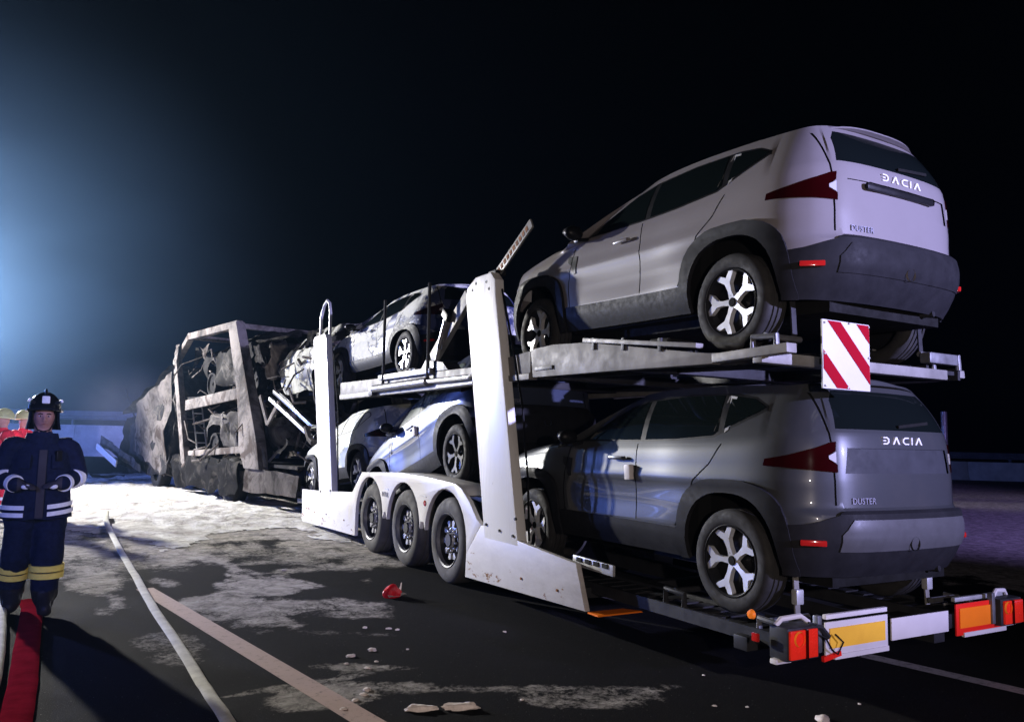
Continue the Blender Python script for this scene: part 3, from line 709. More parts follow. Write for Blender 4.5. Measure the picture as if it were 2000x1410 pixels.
def make_car(label, paint_m, bumper_mat='cladding_plastic', skid='skid_silver', glass='glass_dark', lamp='lamp_red_dark', letters='letter_silver', recess='grey_plastic', burnt_shell=False, wheel='five', cheap=False):
    root = empty('suv', label=label, cat='car', group='cars on the transporter'); T = TAGS; S = CAR_SRC
    def ex(name, tags, mat, both=True, off=0, thick=0, **k):
        if both: return link_mesh(name, extract(S, tags, off, thick, both=True), mat, root, ang=30, **k)
        a = link_mesh(name, extract(S, tags, off, thick), mat, root, ang=30, **k)
        link_mesh(name, extract(S, tags, off, thick, mirror=True), mat, root, ang=30, **k); return a
    ex('body', [0, T['hood']], paint_m)
    ex('door', [T['front_door']], paint_m, False); ex('door', [T['rear_door']], paint_m, False)
    ex('panel_gap', [T['seam']], 'seam_black', True, -.008, kind='stuff')
    ex('tailgate', [T['tailgate']], paint_m)
    ex('rear_bumper', [T['rear_bumper']], bumper_mat, True, 0, .02)
    ex('skid_plate', [T['skid_plate']], skid, True, 0, .028)
    ex('plate_recess', [T['plate_recess']], recess, True, -.012)
    ex('window_trim', [T['window_trim']], 'black_plastic', False)
    ex('back_window', [T['back_window']], glass); ex('windscreen', [T['windscreen']], glass)
    for w in ('front_window', 'rear_window', 'quarter_window'): ex('side_window', [T[w]], glass, False, .003)
    ex('sill_cladding', [T['sill_cladding']], 'cladding_plastic', False, 0, .014)
    for lo, hi in ((-9, 1.3), (1.3, 9)):
        for mi in (False, True): link_mesh("wheel_arch", half_y(extract(S, [T["wheel_arch"]], 0, .032, mirror=mi), lo, hi), "cladding_plastic", root, ang=30)
    ex('tail_lamp', [T['tail_lamp']], lamp, False, 0, .008); ex('reversing_lamp', [T['reversing_lamp']], 'lamp_clear', False, 0, .006)
    ex('fender_trim', [T['fender_trim']], 'black_plastic', False, 0, .006)
    ex('grille', [T['grille']], 'black_plastic'); ex('headlamp', [T['headlamp']], 'lamp_clear', False); ex('front_bumper', [T['front_bumper']], bumper_mat, True, 0, .015)
    # roof spoiler
    b = MB(); pr = [(-.40, 1.622), (-.50, 1.618), (-.585, 1.604), (-.59, 1.592), (-.50, 1.592), (-.40, 1.59)]; rs = []
    for i in range(17):
        x = -.50+i/16*1.0; t = abs(x)/.50; rs.append([b.bm.verts.new((x, y+.10*t**3, z-.012*t**2-.03*t**6)) for y, z in pr])
    for p, q in zip(rs, rs[1:]):
        for k in range(6): b.bm.faces.new((p[k], q[k], q[(k+1) % 6], p[(k+1) % 6]))
    b.bm.faces.new(rs[0]); b.bm.faces.new(rs[-1][::-1]); bmesh.ops.recalc_face_normals(b.bm, faces=b.bm.faces[:]); b.link('spoiler', paint_m, root)
    MB().beam((-.02, rear_y(-.02, 1.30)-.012, 1.30), (.34, rear_y(-.34, 1.33)-.014, 1.335), .016, .022, .004).link('wiper', 'seam_black', root)
    # underside and wheel wells
    b = MB(); b.box((0, 1.33, .36), (1.20, 3.9, .22)); b.box((0, 1.33, .62), (1.50, 1.75, .6)); b.box((0, 1.4, .75), (1.24, 3.6, .4)); b.box((0, -.40, .60), (1.05, .5, .34)); b.link('underbody', 'seam_black', root, smooth=False)
    b = MB()
    for sx in (-1, 1): b.tube([(sx*.62, -.1, .36), (sx*.2, -.05, .30)], .045, 8)
    b.tube([(-.62, 0, .36), (.62, 0, .36)], .035, 8); b.tube([(-.25, -.56, .33), (.25, -.54, .33)], .06, 10); b.tube([(.3, -.2, .30), (.42, -.70, .33)], .028, 8)
    b.link('axle', 'dark_steel', root)
    # mirrors and handles
    for sx in (-1, 1):
        mr = MB().ball((sx*.985, 1.90, 1.22), .088, 3, (1.1, .72, .78)); mr.box((sx*.89, 1.90, 1.165), (.14, .07, .035), (0, sx*.2, 0), .008)
        mo = mr.link('mirror', 'black_plastic', root)
        MB().ball((sx*1.015, 1.945, 1.23), .062, 2, (.9, .5, .75)).link('mirror_cap', paint_m, mo)
        hd = MB().box((sx*.893, 1.30, 1.045), (.03, .19, .028), bev=.010); hd.box((sx*.882, 1.21, 1.045), (.03, .025, .03), bev=.006); hd.link('door_handle', paint_m, root)
    # reflectors in the bumper corners, tow cap
    for sx in (-1, 1):
        MB().box((sx*.795, -.640, .545), (.16, .03, .038), (0, 0, sx*.80), .008).link('reflector', 'lamp_red', root)
    MB().lathe([(.045, -.845), (.045, -.83)], 20, 'y', (-.05, 0, .53)).link('tow_cap', 'grey_plastic', root)
    tailgate_letters(root, letters, 1.205)
    text_mesh('model_lettering', 'DUSTER', .055, 'letter_grey', root, Matrix.Translation((-.43, rear_y(-.43, .81)-.004, .79)) @ Euler((R_(90), 0, -(rear_y(-.30, .81)-rear_y(-.56, .81))/-.26)).to_matrix().to_4x4(), .003)
    # wheels
    wl = make_car_wheel(root, 'wheel', wheel)
    pos = [(-.785, 0), (-.785, 2.657), (.785, 0), (.785, 2.657)]
    for i, (x, y) in enumerate(pos):
        w = wl if i == 0 else copy_tree(wl, root)
        w.location = (x, y, .357); w.rotation_euler = (R_(-18 + 31*i), 0, 0 if x < 0 else PI)
        if x > 0: w.rotation_euler = (R_(15*i), 0, PI)
    return root
def place(root, rear, front_z, xc=0.0, yaw=0.0):
    """rear = (y, z) of the rear wheel contact; front_z = height of the front wheel contact"""
    pitch = math.asin(max(-1, min(1, (front_z-rear[1])/2.657)))
    root.rotation_euler = (pitch, 0, yaw); root.location = (xc, rear[0], rear[1])
def copy_car(src, label, swap, **k):
    c = copy_tree(src); c['label'] = label
    def walk(o):
        if o.type == 'MESH':
            for sl in o.material_slots:
                nm = sl.material.name
                if nm in swap: sl.link = 'OBJECT'; sl.material = MATS[swap[nm]]
        for ch in o.children: walk(ch)
    walk(c); return c
grey = make_car('dark grey SUV at the rear of the lower deck, silver lettering on its tailgate', 'paint_grey')
place(grey, (0.0, .425), .39)
PL = [[(.155, 1.525), (.09, 1.515), (.055, 1.27), (.085, 1.25)], [(.155, 1.525), (.085, 1.25), (.205, 1.225), (.195, 1.26)], [(.155, 1.525), (.195, 1.26), (.19, 1.29), (.17, 1.52)]]
b = MB()
for q in PL[:1]+PL[2:]:
    v0 = [b.bm.verts.new((side_x(y, z)-.006, y, z)) for y, z in q]; v1 = [b.bm.verts.new((side_x(y, z)+.01, y, z)) for y, z in q]; b.bm.faces.new(v0); b.bm.faces.new(v1[::-1])
    for i in range(4): b.bm.faces.new((v0[i], v1[i], v1[(i+1) % 4], v0[(i+1) % 4]))
bmesh.ops.recalc_face_normals(b.bm, faces=b.bm.faces[:]); b.link('door_pillar', 'steel_light', grey)
def door_pad(car, y, z):
    MB().box((side_x(y, z)-.02, y, z), (.05, .075, .125), (R_(-4), 0, 0), .012).link('door_pad', 'plate_white', car)
white = copy_car(grey, 'white SUV on the upper deck at the rear, highest of all the cars', {'paint_grey': 'paint_white', 'skid_silver': 'cladding_plastic', 'grey_plastic': 'paint_white'})
MB().box((-.02, rear_y(-.05, 1.12)-.001, 1.115), (.74, .02, .05), bev=.02).link('handle_slot', 'black_plastic', white)
place(white, (0.0, 2.25), 2.30)
silver = copy_car(white, 'silver SUV nose down over the trailer wheels, behind the white post', {'paint_white': 'paint_silver', 'glass_dark': 'glass_dusty', 'rim_bright': 'dark_steel'})
place(silver, (4.40, 1.05), 1.05-2.657*math.sin(R_(16)))
door_pad(grey, 1.12, .93); door_pad(silver, 1.12, .95)
patch = copy_car(white, 'foam-splashed SUV on the upper deck ahead of the white one', {'paint_white': 'shade_blue_foam'})
def smaller(root, sz, wr):
    """a lower car of the same family: the body shrinks, the wheels stay round"""
    root.scale = (.97, 1.0, sz)
    for ch in root.children:
        if ch.name.split('.')[0] == 'wheel':
            k = wr/.357; ch.rotation_euler[0] = 0; ch.scale = (1, k, k/sz); ch.location.z = wr/sz
place(patch, (6.22, 2.41), 2.30, -.05, .035); smaller(patch, .80, .325)
foamy = copy_car(white, 'foam-covered grey SUV on the lower deck behind the front white post', {'paint_white': 'paint_grey_foam', 'glass_dark': 'paint_grey_foam'}); smaller(foamy, .87, .34)
place(foamy, (8.1, .645), .645-2.657*math.sin(.095))

# ------------------------------------------------------------------ car transporter trailer
trailer = empty('car_transporter_trailer', (0, 2.5, 0), label='white two-deck car transporter trailer with three axles, loaded with cars', cat='trailer')
TO = Vector((0, 2.5, 0))
def tp(b, name, mat, **k):
    """part of the trailer, modelled in world coordinates"""
    for v in b.bm.verts: v.co -= TO
    return b.link(name, mat, trailer, **k)
AX = [3.886, 5.12, 6.353]; WR = .464
def arc(c, r, a0, a1, n=16, z=WR+.012): return [(c+r*math.cos(R_(a0+(a1-a0)*i/n)), z+r*math.sin(R_(a0+(a1-a0)*i/n))) for i in range(n+1)]
for sx in (-1, 1):
    X0, X1 = sx*1.275, sx*1.225
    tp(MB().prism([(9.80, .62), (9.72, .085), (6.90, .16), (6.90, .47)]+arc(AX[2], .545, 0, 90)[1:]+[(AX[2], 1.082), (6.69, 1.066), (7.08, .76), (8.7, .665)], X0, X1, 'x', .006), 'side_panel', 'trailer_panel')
    fend = [(AX[2]-.003, 1.083)]+arc(AX[2], .545, 90, 176)+[(5.765, .60), (5.70, .60)]+arc(AX[1], .545, 4, 176)+[(4.55, .60), (4.46, .60)]+arc(AX[0], .545, 4, 180)+[(3.337, .40), (3.02, .725), (3.12, .77), (3.30, .93), (3.50, 1.05), (3.66, 1.093), (4.4, 1.122), (5.3, 1.13)]
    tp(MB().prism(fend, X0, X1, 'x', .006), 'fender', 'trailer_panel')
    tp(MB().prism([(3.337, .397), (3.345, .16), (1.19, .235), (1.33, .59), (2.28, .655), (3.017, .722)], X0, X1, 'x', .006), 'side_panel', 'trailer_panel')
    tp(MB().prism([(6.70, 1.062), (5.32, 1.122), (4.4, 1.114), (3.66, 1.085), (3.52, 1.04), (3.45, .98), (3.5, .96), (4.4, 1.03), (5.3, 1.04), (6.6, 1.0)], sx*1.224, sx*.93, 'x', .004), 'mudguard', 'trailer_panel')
    # fold line along the fender
    tp(MB().prism([(5.62, .905), (5.62, .89), (5.76, .89), (5.76, .905)], sx*1.279, sx*1.276, 'x'), 'fender_seam', 'steel_light')
    tp(MB().prism([(4.40, .905), (4.40, .89), (4.60, .89), (4.60, .905)], sx*1.279, sx*1.276, 'x'), 'fender_seam', 'steel_light')
    # posts
    for nm, pl, th in (('post', [(2.27, .60), (2.94, .60), (3.52, 3.10), (3.50, 3.20), (3.30, 3.29), (2.96, 3.29), (2.86, 3.20), (2.84, 3.05)], .11), ('post', [(8.03, .60), (8.74, .56), (9.55, 3.22), (9.45, 3.27), (8.86, 3.26), (8.78, 3.18)], .11)):
        tp(MB().prism(pl, sx*1.279, sx*(1.279-th), 'x', .022), nm, 'white_metal')
    for y, z in ((3.36, 3.16), (3.28, 3.22), (3.04, 3.20), (2.98, 3.12)):
        tp(MB().lathe([(.001, sx*1.279), (.016, sx*1.283), (.018, sx*1.27)], 10, 'x', (0, y, z)), 'bolt', 'dark_steel')
    for y, z in ((2.36, .69), (2.90, .74), (2.62, .71), (8.12, .71), (8.66, .66), (2.32, .85)):
        tp(MB().tube([(sx*1.272, y, z), (sx*1.292, y, z)], .014, 8), 'pin', 'dark_steel')
    tp(MB().tube([(sx*1.20, 2.20, .66), (sx*1.215, 2.22, 1.2), (sx*1.21, 2.36, 1.9), (sx*1.22, 2.60, 2.6), (sx*1.20, 2.84, 3.1)], .012, 6), 'hydraulic_hose', 'black_plastic')
    tp(MB().tube([(sx*1.20, 7.97, .70), (sx*1.215, 8.05, 1.3), (sx*1.2, 8.2, 2.0), (sx*1.2, 8.55, 2.9)], .012, 6), 'hydraulic_hose', 'black_plastic')
    for y in (9.3, 8.3, 7.4, 2.2, 1.6): tp(MB().tube([(sx*1.272, y, .33), (sx*1.284, y, .33)], .012, 6), 'bolt', 'rust')
    tp(MB().tube([(sx*1.18, 8.88, 3.22), (sx*1.18, 8.90, 3.62), (sx*1.18, 8.98, 3.80), (sx*1.18, 9.13, 3.87), (sx*1.18, 9.30, 3.80), (sx*1.18, 9.44, 3.62), (sx*1.18, 9.44, 3.22)], .026, 10), 'handrail', 'steel_light')
    # loading arm, folded up, with its row of holes
    a0, a1 = Vector((sx*1.15, 3.08, 3.28)), Vector((sx*1.15, 2.36, 3.69))
    tp(MB().beam(a0, a1, .10, .022, .004, up=(1, 0, 0)), 'arm', 'galvanised')
    hb = MB(); d = (a1-a0)
    for i in range(10):
        p = a0+d*(.12+.085*i); hb.beam(p-d.normalized()*.022, p+d.normalized()*.022, .052, .028, 0, up=(1, 0, 0))
    tp(hb, 'arm_holes', 'rust', kind='stuff')
    tp(MB().box((sx*1.15, 3.05, 3.30), (.13, .16, .06), bev=.01), 'hinge', 'black_plastic')
    # upper deck, fixed middle section: side beam with a folded lower lip
    tp(MB().prism([(8.12, 2.40), (3.42, 2.345), (2.25, 2.42), (2.25, 2.21), (3.42, 2.20), (8.10, 2.21)], sx*1.20, sx*1.13, 'x', .006), 'deck_beam', 'deck_beam')
    tp(MB().prism([(8.10, 2.207), (2.25, 2.207), (2.25, 2.15), (8.08, 2.135)], sx*1.215, sx*1.12, 'x', .006), 'deck_lip', 'galvanised')
    # rear section of the upper deck
    tp(MB().prism([(2.25, 2.43), (1.86, 2.445), (1.34, 2.415), (.0, 2.22), (-.15, 2.20), (-.15, 2.13), (1.0, 2.15), (2.20, 2.165)], sx*1.20, sx*1.12, 'x', .006), 'deck_beam', 'deck_beam')
    tp(MB().beam((sx*1.19, 1.36, 2.435), (sx*1.19, -.02, 2.265), .07, .035, .006), 'ramp_rail', 'galvanised')
    tp(MB().beam((sx*1.17, -.16, 2.165), (sx*1.17, -.80 if sx < 0 else -.45, 2.185), .09, .06, .006), 'ramp_rail', 'galvanised')
    for y in (.18, .62, 1.02): tp(MB().box((sx*1.205, y+.2, 2.29+y*.1), (.02, .035, .10), bev=.003), 'rail_clip', 'dark_steel')
    tp(MB().box((sx*1.203, 2.0, 2.24), (.02, .30, .035), bev=.004), 'rail_clip', 'dark_steel')
    # wheel tracks of both decks
    for nm, y0, y1, z0, z1 in (('track', -.52, 2.25, 2.20, 2.275), ('track', 2.35, 9.7, 2.30, 2.335), ('track', -.62, 2.3, .405, .385), ('track', 7.1, 11.0, .60, .36)):
        b = MB(); n = max(1, int((y1-y0)/.16))
        b.beam((sx*.62, y0, z0-.03), (sx*.62, y1, z1-.03), .03, .09); b.beam((sx*1.02, y0, z0-.03), (sx*1.02, y1, z1-.03), .03, .09)
        tp(b, nm, 'dark_steel')
        b = MB()
        for i in range(n):
            t = (i+.5)/n; b.box((sx*.82, y0+(y1-y0)*t, z0+(z1-z0)*t-.025), (.37, .11, .03))
        tp(b, 'track_rungs', 'dark_steel', kind='stuff')
    # ramp the silver car stands on
    tp(MB().beam((sx*.84, 3.15, .90), (sx*.84, 5.2, 1.10), .42, .05, .006), 'track', 'galvanised')
    tp(MB().beam((sx*.84, 5.2, 1.10), (sx*.84, 7.2, .36), .42, .05, .006), 'track', 'dark_steel')
    # hydraulic rams and guide poles beside the upper deck
    tp(MB().tube([(sx*1.25, 6.40, 2.23), (sx*1.25, 4.55, 2.24)], .055, 14), 'hydraulic_ram', 'steel_grey')
    tp(MB().tube([(sx*1.25, 4.6, 2.24), (sx*1.25, 3.42, 2.235)], .03, 12), 'ram_rod', 'chrome_rod')
    tp(MB().tube([(sx*1.26, 4.2, 2.155), (sx*1.26, 3.3, 2.165)], .022, 10), 'hydraulic_pipe', 'steel_light')
    tp(MB().box((sx*1.245, 6.46, 2.20), (.09, .16, .13), bev=.02), 'ram_bracket', 'dark_steel')
    tp(MB().beam((sx*1.22, 6.25, 2.375), (sx*1.22, 4.5, 2.37), .07, .07, .008), 'slide_rail', 'steel_grey')
    for y, z in ((6.06, 3.44), (4.55, 3.44)):
        tp(MB().tube([(sx*1.25, y, 2.27), (sx*1.25, y+.03, z)], .022, 8), 'guide_pole', 'dark_steel')
    # folding lift arm with its ram, between the poles and the main post
    tp(MB().beam((sx*1.02, 4.92, 2.55), (sx*1.02, 3.95, 3.22), .07, .17, .012), 'lift_arm', 'galvanised')
    tp(MB().tube([(sx*1.08, 4.62, 2.66), (sx*1.08, 4.44, 2.99)], .035, 12), 'ram_rod', 'chrome_rod')
    tp(MB().tube([(sx*1.08, 4.70, 2.47), (sx*1.08, 4.62, 2.68)], .024, 12), 'hydraulic_ram', 'steel_light')
    tp(MB().box((sx*1.05, 4.42, 3.04), (.14, .18, .10), (.6, 0, 0), .015), 'hinge', 'black_plastic')
    tp(MB().prism([(4.95, 2.36), (4.1, 2.36), (4.25, 2.46), (4.75, 2.52)], sx*1.20, sx*1.0, 'x', .01), 'ram_bracket', 'dark_steel')
    # wheel chocks and straps by the cars' wheels
    for (y, z, m_) in ((.44, .40, 'dark_steel'), (-.47, .37, 'steel_grey'), (.62, 2.27, 'dark_steel'), (-.43, 2.20, 'steel_grey'), (5.62, 2.36, 'steel_light')):
        tp(MB().tube([(sx*1.0, y-.10, z), (sx*1.0, y-.10, z+.10), (sx*1.0, y+.10, z+.11), (sx*1.0, y+.10, z+.0)], .022, 8), 'wheel_chock', m_)
        tp(MB().tube([(sx*1.0, y, z+.11), (sx*.66, y, z+.11)], .022, 8), 'wheel_chock', m_)
    tp(MB().beam((sx*.70, -.42, .44), (sx*.70, -.40, .80), .045, .012), 'strap', 'galvanised')
    tp(MB().box((sx*.70, -.42, .60), (.07, .05, .10), bev=.012), 'ratchet', 'steel_light')
    tp(MB().beam((sx*.70, -.42, 2.27), (sx*.70, -.40, 2.62), .045, .012), 'strap', 'dark_steel')
    # orange tread plate under the tail of the side panel
    tp(MB().prism([(sx*1.27, .02), (sx*.83, .02), (sx*.93, .16), (sx*1.27, .16)], .238, .226, 'z', 0, Matrix.Translation((0, 1.0, 0))), 'step_plate', 'reflex_orange')
    # notched loading plate
    b = MB(); b.beam((sx*1.15, 1.54, .585), (sx*1.15, .98, .575), .025, .085, .004)
    tp(b, 'loading_plate', 'steel_light')
    for i in range(4):
        tp(MB().box((sx*1.166, 1.44-.12*i, .60), (.012, .07, .035)), 'notch', 'seam_black')
    tp(MB().lathe([(.001, sx*1.279), (.03, sx*1.283), (.035, sx*1.276)], 14, 'x', (0, 4.44, .82)), 'side_marker', 'lamp_red')
    # hidden main girder
    tp(MB().prism([(10.9, .42), (7.2, .5), (6.9, 1.0), (3.4, .95), (2.9, .38), (-.7, .34), (-.7, .26), (3.0, .24), (3.3, .62), (6.8, .62), (7.0, .25), (10.9, .25)], sx*.45, sx*.33, 'x'), 'girder', 'dark_steel')
for i, (y, z, w) in enumerate([(-.95, 2.165, 1), (.9, 2.2, 1), (2.2, 2.2, 1), (4.0, 2.24, 1), (6.0, 2.24, 1), (8.0, 2.25, 1), (-.3, .32, 1), (1.5, .32, 1), (3.1, .55, 1), (7.1, .40, 1), (9.2, .38, 1)]):
    if i == 0: continue
    tp(MB().box((0, y, z), (2.2, .12, .09), bev=.008), 'cross_beam', 'dark_steel')
tp(MB().box((-.22, -.55, 2.145), (1.96, .08, .075), bev=.01), 'rear_beam', 'galvanised')
for x in (.82, ): tp(MB().box((x-.02, -.50, 2.275), (.36, .09, .085), bev=.02), 'wheel_chock', 'steel_grey')
tp(MB().tube([(-1.23, 3.886, WR), (1.23, 3.886, WR)], .07, 10), 'axle', 'dark_steel'); tp(MB().tube([(-1.23, 5.12, WR), (1.23, 5.12, WR)], .07, 10), 'axle', 'dark_steel'); tp(MB().tube([(-1.23, 6.353, WR), (1.23, 6.353, WR)], .07, 10), 'axle', 'dark_steel')
tp(MB().box((0, 5.1, .80), (1.5, 3.4, .35)), 'axle_housing', 'seam_black')
tp(MB().beam((0, 9.6, .42), (-.15, 12.6, .75), .5, .28, .02), 'drawbar', 'burnt_dark')
# road wheels
def trailer_wheel():
    w = empty('road_wheel'); w.parent = trailer
    r = WR; t = .14
    MB().lathe([(.285, -.10), (.30, -t), (.34, -t-.012), (.40, -t-.006), (.44, -t+.012), (.456, -t+.03), (r, -t+.055), (r, -.05), (r-.012, -.045), (r-.012, -.03), (r, -.025), (r, .025), (r-.012, .03), (r-.012, .045), (r, .05), (r, t-.055), (.456, t-.03), (.40, t), (.30, t), (.285, .10)], 64).link('tyre', 'dusty_rubber', w, ang=40)
    MB().lathe([(.288, -.09), (.284, -.125), (.296, -.138), (.290, -.146), (.276, -.135), (.262, -.06), (.245, -.03), (.215, -.028), (.20, -.055), (.14, -.075), (.10, -.078), (.10, -.078), (.02, -.078)], 56).link('rim', 'rim_dark', w, ang=30)
    MB().lathe([(.282, -.128), (.296, -.141), (.290, -.148), (.276, -.138), (.268, -.10)], 56).link('rim_lip', 'steel_grey', w, ang=30)
    MB().lathe([(.075, -.076), (.072, -.105), (.06, -.118), (.001, -.12)], 32).link('hub', 'steel_light', w)
    b = MB()
    for k in range(10):
        a = 2*PI*k/10
        b.lathe([(.001, -.100), (.011, -.098), (.013, -.07)], 8, 'x', (0, .115*math.cos(a), .115*math.sin(a)))
    b.link('wheel_nuts', 'rim_bright', w, kind='stuff')
    b = MB()
    for k in range(10):
        a = 2*PI*(k+.5)/10; c, s = math.cos(a), math.sin(a)
        b.prism([(u*c-v*s, u*s+v*c) for u, v in ((.150, -.020), (.205, -.031), (.222, 0), (.205, .031), (.150, .020))], -.084, -.03, 'x')
    b.link('disc_ribs', 'steel_light', w, kind='stuff')
    return w
tw = None
for sx in (-1, 1):
    for i, y in enumerate(AX):
        if tw is None: tw = trailer_wheel(); q = tw
        else: q = copy_tree(tw, trailer)
        q.location = Vector((sx*1.10, y, WR))-TO; q.rotation_euler = (R_(40*i+11), 0, 0 if sx < 0 else PI)
# lettering on the fender
text_mesh('lettering', 'LOHR', .085, 'letter_grey', trailer, Matrix.Translation(Vector((-1.279, 5.735, .80))-TO) @ Euler((R_(90), 0, R_(-90))).to_matrix().to_4x4(), .002)
# rear light bar
tp(MB().box((0, -.70, .40), (2.44, .06, .10), bev=.01), 'light_bar', 'dark_steel')
for sx in (-1, 1):
    x = sx*1.09
    tp(MB().box((x+.01*sx, -.735, .43), (.27, .14, .19), bev=.01), 'lamp_housing', 'dark_steel')
    tp(MB().box((x+.02*sx, -.812, .43), (.235, .02, .165), bev=.008), 'tail_lamp', 'retro_glow_red')
    tp(MB().lathe([(.04, -.836), (.045, -.825)], 18, 'y', (x-.07, 0, .465)), 'indicator', 'retro_glow_amber')
    tp(MB().box((x-.005, -.8185, .43), (.012, .03, .17)), 'lens_divider', 'lamp_red_dark')
    if sx < 0: tp(MB().lathe([(.001, sx*1.288), (.024, sx*1.284), (.030, sx*1.265)], 16, 'x', (0, -.56, .565)), 'side_reflector', 'retro_glow_amber')  # reflector is no lamp; its glow is added emission
    tp(MB().box((sx*1.28, -.60, .44), (.02, .05, .05), bev=.006), 'side_reflector', 'lamp_red')
    tp(MB().box((sx*1.20, -.72, .325), (.13, .05, .03), bev=.006), 'bracket', 'plate_white')
    tp(MB().tube([(sx*1.22, -.70, .525), (sx*1.18, -.71, .56), (sx*1.04, -.73, .57), (sx*.98, -.74, .53)], .016, 8), 'bracket', 'plate_white')
    tp(MB().box((sx*.925, -.76, .46), (.04, .04, .22), bev=.008), 'bracket', 'steel_grey')
    # long vehicle marking plates
    xa, xb = (-.85, -.25) if sx < 0 else (.50, 1.10)
    tp(MB().box(((xa+xb)/2, -.752, .41), (xb-xa, .012, .215), bev=.003), 'marking_plate', 'plate_white' if sx < 0 else 'reflex_red')
    tp(MB().box(((xa+xb)/2, -.761, .42), (xb-xa-.07, .008, .12 if sx < 0 else .135)), 'marking_panel', 'reflex_yellow' if sx < 0 else 'reflex_orange')
    tp(MB().box(((xa+xb)/2+.04, -.755, .305), (xb-xa-.08, .02, .03)), 'plate_edge', 'plate_white')
    tp(MB().box(((xa+xb)/2+.06, -.70, .535), (xb-xa, .03, .03), bev=.006), 'plate_edge', 'steel_light' if sx > 0 else 'plate_white')
tp(MB().tube([(-.98, -.76, .48), (-.90, -.80, .44), (-.83, -.79, .36), (-.78, -.79, .33), (-.74, -.80, .40), (-.80, -.79, .45)], .006, 6), 'cable', 'black_plastic')
tp(MB().tube([(-1.0, -.75, .52), (-.92, -.78, .50), (-.86, -.785, .44)], .02, 6), 'cable', 'dark_steel')
tp(MB().box((.10, -.752, .415), (.62, .012, .14), bev=.004), 'number_plate', 'plate_white')
tp(MB().box((-.80, -.76, .315), (.16, .02, .03), (0, R_(-8), 0)), 'plate_edge', 'reflex_red')
# striped warning board at the tail of the upper deck
bx0, bx1, bz0, bz1 = -.865, -.405, 1.955, 2.395
bw, bh = bx1-bx0, bz1-bz0
tp(MB().box(((bx0+bx1)/2, -.772, (bz0+bz1)/2), (bw, .012, bh), bev=.003), 'warning_board', 'sign_white')
def stripe(lo, hi):
    """region of the unit square (u right, v down) with lo < v-u < hi"""
    P = [(0, 0), (1, 0), (1, 1), (0, 1)]
    for s_, c in ((1, lo), (-1, hi)):
        Q = []
        for i in range(len(P)):
            a, b = P[i], P[(i+1) % len(P)]; fa, fb = s_*(a[1]-a[0]-c), s_*(b[1]-b[0]-c)
            if fa >= 0: Q.append(a)
            if fa*fb < 0: t = fa/(fa-fb); Q.append((a[0]+(b[0]-a[0])*t, a[1]+(b[1]-a[1])*t))
        P = Q
    return P
for lo, hi in ((.44, .72), (-.37, -.09), (-1.01, -.72)):
    tp(MB().prism([(bx0+.006+u*(bw-.012), bz1-.006-v*(bh-.012)) for u, v in stripe(lo, hi)], -.781, -.7785, 'y'), 'stripe', 'sign_red', smooth=False)
for u, v in ((.04, .05), (.55, .02), (.97, .04), (.03, .5), (.04, .96), (.5, .97), (.97, .5)):
    tp(MB().ball((bx0+u*bw, -.783, bz1-v*bh), .008, 1), 'rivet', 'steel_light')
tp(MB().box((-.64, -.66, 2.15), (.05, .2, .04)), 'board_bracket', 'dark_steel')

# ------------------------------------------------------------------ burnt-out truck with its load
TA = R_(11)
def sub_box(size, cuts, M=None):
    bm = bmesh.new(); bmesh.ops.create_cube(bm, size=1.0, matrix=Matrix.Diagonal(tuple(size)+(1,)))
    bmesh.ops.subdivide_edges(bm, edges=bm.edges[:], cuts=cuts, use_grid_fill=True)
    if M is not None: bmesh.ops.transform(bm, matrix=M, verts=bm.verts[:])
    return bm
def sheet(p, nu, nv, thick, amp, sc, seed):
    """crumpled sheet over four corners p00,p10,p11,p01"""
    bm = bmesh.new(); P = [Vector(q) for q in p]; vs = []
    for i in range(nu+1):
        row = []
        for j in range(nv+1):
            u, v = i/nu, j/nv; row.append(bm.verts.new((P[0]*(1-u)+P[1]*u)*(1-v)+(P[3]*(1-u)+P[2]*u)*v))
        vs.append(row)
    for i in range(nu):
        for j in range(nv): bm.faces.new((vs[i][j], vs[i+1][j], vs[i+1][j+1], vs[i][j+1]))
    crumple(bm, amp, sc, seed)
    r = bmesh.ops.solidify(bm, geom=bm.faces[:], thickness=thick); bmesh.ops.recalc_face_normals(bm, faces=bm.faces[:])
    return bm
truck = empty('burnt_truck', (-1.3, 12, 0), (0, 0, TA), label='burnt-out car transporter truck with scorched frame and crumpled cab, standing in foam', cat='truck')
